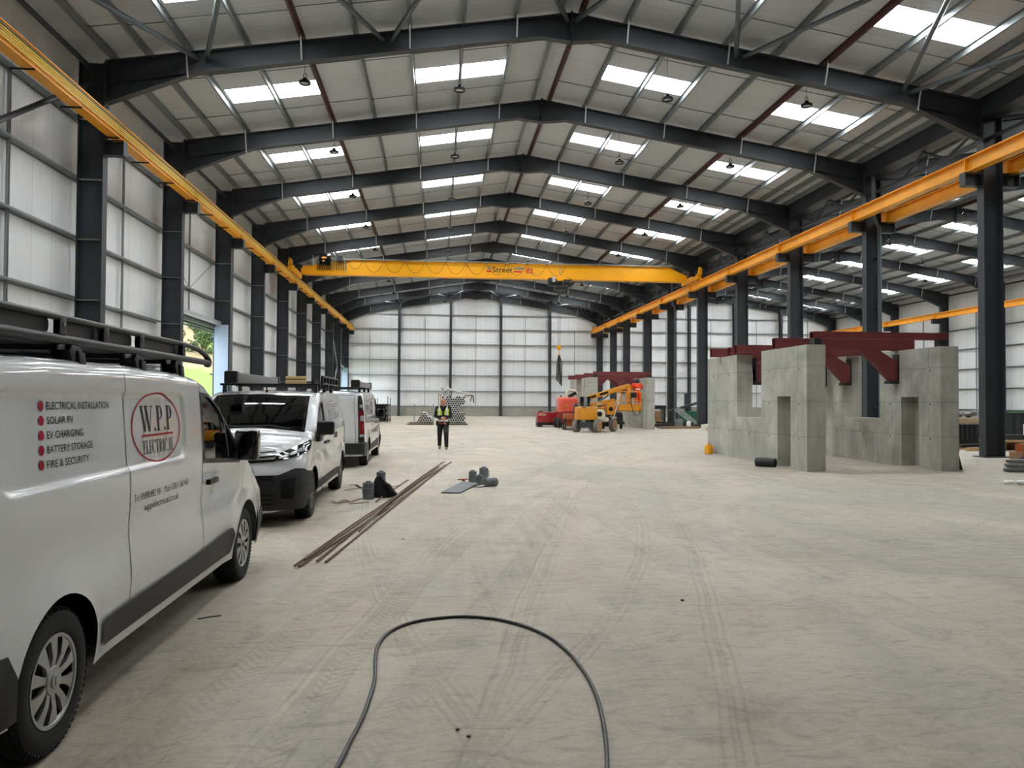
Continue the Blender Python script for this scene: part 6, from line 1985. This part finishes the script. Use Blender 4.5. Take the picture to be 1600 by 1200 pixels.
M_SKIN = mat('skin', (198, 140, 112), .55)
M_NAVY = mat('navy_jacket', (22, 23, 32), .9, var=.2, vscale=10)
M_TROU = mat('black_trousers', (24, 25, 27), .9, var=.25, vscale=10)
M_PATCH = mat('grey_knee_patch', (58, 64, 66), .9)
M_BOOT = mat('tan_boot', (126, 110, 78), .8, var=.2, vscale=12)
M_HIVIS = mat('hi_vis_yellow', (186, 206, 46), .7)
M_REFL = mat('reflective_tape', (226, 228, 214), .4)
M_HARN = mat('harness_red', (176, 66, 48), .7)
M_ORSUIT = mat('orange_workwear', (236, 74, 30), .75, var=.1, vscale=8)
M_HOOD = mat('dark_hood', (34, 34, 52), .7)

def hand(segs, wrist, palm_dir, spread, side_dir, tg, k=1.0, curl=.5, thumb_side=1):
    """palm and five separate fingers; palm_dir: wrist to knuckles, side_dir: across the knuckles, spread: the direction the fingers curl to"""
    w0 = np.array(wrist, float); d = np.array(palm_dir, float); d /= np.linalg.norm(d)
    s_ = np.array(side_dir, float); s_ /= np.linalg.norm(s_)
    c_ = np.array(spread, float); c_ /= np.linalg.norm(c_)
    kn = w0+d*.085*k
    for q in (-1.2, -.4, .4, 1.2):
        segs.append((tuple(w0+d*.015*k+s_*q*.012*k), tuple(kn+s_*q*.021*k), .017*k, .013*k, tg))
    for q, L in zip((-1.5, -.5, .5, 1.5), (.062, .076, .082, .072)):
        a = kn+s_*q*.0195*k; b = a+(d*(1-curl*.4)+c_*curl*.6)*L*.5*k; e = b+(d*(1-curl)+c_*curl*1.1)*L*.5*k
        segs.append((tuple(a), tuple(b), .0095*k, .0088*k, tg)); segs.append((tuple(b), tuple(e), .0088*k, .0075*k, tg))
    t0 = w0+d*.03*k+s_*thumb_side*.026*k; t1 = t0+(d*.6+s_*thumb_side*.6+c_*.3)*.04*k; t2 = t1+(d*.9+c_*.5)*.032*k
    segs.append((tuple(t0), tuple(t1), .013*k, .011*k, tg)); segs.append((tuple(t1), tuple(t2), .011*k, .009*k, tg))

# -- the walker: faces the camera (-y), head bowed over his hands
wk = thing('person', (.165, 26.0, 0), label='person in dark workwear and yellow vest walking with head bowed over their hands', cat='person')
SK, JK, TR, PT, BT = range(5)
S_ = []
S_ += [((-.09, 0, .93), (.09, 0, .93), .115, .115, TR), ((0, .01, .98), (0, .01, 1.12), .135, .13, JK), ((0, .01, 1.12), (0, .0, 1.34), .14, .135, JK), ((-.10, .01, 1.20), (.10, .01, 1.20), .115, .115, JK), ((-.11, .0, 1.34), (.11, .0, 1.34), .11, .11, JK),
       ((-.17, 0, 1.43), (.17, 0, 1.43), .075, .075, JK), ((0, -.0, 1.44), (0, -.05, 1.545), .065, .058, SK), ((0, -.02, 1.44), (0, -.035, 1.50), .085, .075, JK)]
# legs: his left (picture right) steps forward
S_ += [((.095, 0, .88), (.11, -.10, .50), .112, .084, TR), ((.11, -.10, .50), (.12, -.16, .11), .082, .066, TR), ((-.095, 0, .88), (-.115, .03, .50), .112, .084, TR), ((-.115, .03, .50), (-.115, .16, .14), .082, .066, TR)]
S_ += [((.11, -.15, .07), (.12, -.29, .045), .05, .042, BT), ((.11, -.15, .10), (.11, -.15, .055), .052, .05, BT), ((-.10, .16, .11), (-.11, .04, .045), .05, .042, BT), ((-.10, .17, .14), (-.10, .16, .09), .05, .05, BT)]
# arms bent in front
S_ += [((.20, 0, 1.42), (.27, .01, 1.14), .065, .052, JK), ((.27, .01, 1.14), (.09, -.24, 1.09), .052, .038, JK), ((-.20, 0, 1.42), (-.27, .01, 1.14), .065, .052, JK), ((-.27, .01, 1.14), (-.08, -.25, 1.07), .052, .038, JK)]
S_.append(((.09, -.24, 1.09), (.06, -.27, 1.085), .03, .026, SK)); S_.append(((-.08, -.25, 1.07), (-.055, -.275, 1.07), .03, .026, SK))
hand(S_, (.07, -.265, 1.088), (-.75, -.5, .05), (-.3, .1, -.9), (.1, -.2, .95), SK, 1.0, .6, 1)
hand(S_, (-.06, -.27, 1.07), (.75, -.5, .05), (.3, .1, -.9), (-.1, -.2, .95), SK, 1.0, .6, 1)
hr = Matrix.Rotation(math.radians(38), 3, 'X')
def hp_(p): return tuple(Vector((0, -.07, 1.60))+hr @ Vector(p))
B_ = [(hp_((0, .01, .05)), (.078, .098, .095), SK), (hp_((0, -.03, -.03)), (.062, .07, .085), SK), (hp_((0, -.105, -.005)), (.014, .018, .022), SK), (hp_((.078, .0, -.0)), (.012, .022, .032), SK), (hp_((-.078, .0, -.0)), (.012, .022, .032), SK), (hp_((0, -.085, -.075)), (.028, .016, .012), SK),
      ((0, .03, 1.30), (.165, .10, .16), JK), ((0, .02, .95), (.16, .115, .09), TR)]
def wtag(c_, t):
    k = (t == TR) & (c_[:, 2] < .80) & (c_[:, 2] > .58) & (c_[:, 0] > .02) & (c_[:, 1] < 0)
    t = t.copy(); t[k] = PT
    return t
wb_, V_, cen_, tg2 = grow_body(S_, B_, .0075, 'body', [M_SKIN, M_NAVY, M_TROU, M_PATCH, M_BOOT], wk, wtag)
x_, y_, z_ = cen_[:, 0], cen_[:, 1], cen_[:, 2]
tors = (tg2 == JK) & (np.abs(x_) < .205) & (z_ > .98) & (z_ < 1.50) & ~((y_ < -.135) & (z_ < 1.2))
opening = (y_ < -.02) & (np.abs(x_) < .03+.10*np.clip((z_-1.28)/.2, 0, 1))
low = np.isin(tg2, (JK, TR)) & (z_ > .955) & (z_ < 1.06) & (np.abs(x_) < .165) & (y_ > -.18)
sel = ((tors & ~opening & (z_ > 1.17)) | low)
mi = np.zeros(len(cen_), int)
mi[(np.abs(np.abs(x_)-.125) < .032) & (z_ > 1.17)] = 1
mi[(z_ < 1.015)] = 1
mi[(z_ >= 1.015) & (z_ < 1.065)] = 2
shell('hi_vis_vest', wb_, cen_, sel & ~((np.abs(x_) > .16) & (z_ > 1.40)), .012, [M_HIVIS, M_REFL, M_HARN], mi, wk)
hn = MB()
hn.tube([(-.17, .04, .93), (-.15, -.12, .92), (-.04, -.15, .88), (.06, -.15, .885), (.16, -.11, .93), (.17, .04, .94)], .016, 8)
hn.tube([(.05, -.15, 1.06), (.02, -.17, .98), (.09, -.15, .84)], .012, 6)
obj('harness_strap', hn, M_HARN, wk, smooth=60)
obj('lanyard', MB().tube([(.04, -.16, 1.04), (.08, -.17, .96), (.03, -.17, .92), (.10, -.16, .86)], .009, 6).tube([(.0, -.16, 1.05), (.05, -.17, .99)], .012, 6), M_REFL, wk)
obj('tool_pouch', MB().box(-.24, -.17, -.08, .06, .82, .98).box(.17, .22, -.06, .05, .84, .96), M_TROU, wk, bevel=.02)
obj('phone', MB().box(-.06, -.0, -.345, -.335, 1.085, 1.125), M_REFL, wk)
fm = MB()
for sx in (-1, 1): fm.ellipsoid(hp_((sx*.03, -.088, .018)), (.011, .006, .006), 10, 6)
obj('eyes', fm, M_DARK, wk)
fb = MB()
for sx in (-1, 1): fb.bar(hp_((sx*.014, -.092, .036)), hp_((sx*.046, -.085, .038)), .008, .006)
obj('eyebrows', fb, M_BARK, wk)

# -- the worker in the basket: back to the camera, reaching up to the beam
wl = thing('person', (10.88, 40.38, 1.18), label='person in orange workwear and dark hood standing in the lift basket, back turned', cat='person')
OS, HD, BT2, SK2 = range(4)
S_ = [((-.09, 0, .92), (.09, 0, .92), .125, .125, OS), ((0, 0, .96), (0, .02, 1.30), .14, .145, OS), ((-.12, .02, 1.30), (.12, .02, 1.30), .115, .115, OS), ((-.18, .03, 1.42), (.18, .03, 1.42), .08, .08, OS), ((0, .03, 1.42), (0, .05, 1.53), .065, .062, HD),
      ((-.10, 0, .90), (-.11, .02, .50), .10, .075, OS), ((-.11, .02, .50), (-.11, 0, .10), .072, .06, OS), ((.10, 0, .90), (.12, .04, .50), .10, .075, OS), ((.12, .04, .50), (.12, .02, .10), .072, .06, OS),
      ((-.11, -.03, .055), (-.11, .14, .045), .05, .042, BT2), ((.12, -.01, .055), (.13, .16, .045), .05, .042, BT2),
      ((.22, .03, 1.41), (.30, .16, 1.22), .072, .058, OS), ((.30, .16, 1.22), (.20, .34, 1.42), .056, .042, OS), ((-.22, .03, 1.41), (-.30, .10, 1.18), .072, .058, OS), ((-.30, .10, 1.18), (-.20, .33, 1.26), .056, .042, OS),
      ((.20, .34, 1.42), (.19, .36, 1.445), .034, .03, SK2), ((-.20, .33, 1.26), (-.19, .355, 1.27), .034, .03, SK2)]
hand(S_, (.19, .36, 1.445), (-.2, .6, .6), (-.3, .5, -.3), (.9, .3, 0), SK2, 1.0, .6, -1)
hand(S_, (-.19, .355, 1.27), (.2, .7, .3), (.2, .5, -.6), (.9, -.3, 0), SK2, 1.0, .6, 1)
B_ = [((0, .07, 1.63), (.088, .108, .12), HD), ((0, .09, 1.58), (.07, .08, .10), HD), ((0, .01, 1.28), (.18, .115, .17), OS), ((0, .18, 1.60), (.075, .03, .10), HD), ((0, .14, 1.63), (.02, .06, .02), SK2)]
lb_, V_, cen_, tg2 = grow_body(S_, B_, .009, 'body', [M_ORSUIT, M_HOOD, M_TROU, M_SKIN], wl)
z_ = cen_[:, 2]
sel = (tg2 == OS) & (((z_ > .36) & (z_ < .41) & (np.abs(cen_[:, 0]) < .25)) | ((z_ > 1.14) & (z_ < 1.19) & (np.abs(cen_[:, 0]) < .2)))
shell('reflective_band', lb_, cen_, sel, .006, [M_REFL], np.zeros(len(cen_), int), wl)
obj('welding_mask', MB().ellipsoid((0, .20, 1.60), (.085, .03, .13), 16, 10), M_BLACK, wl, smooth=60)
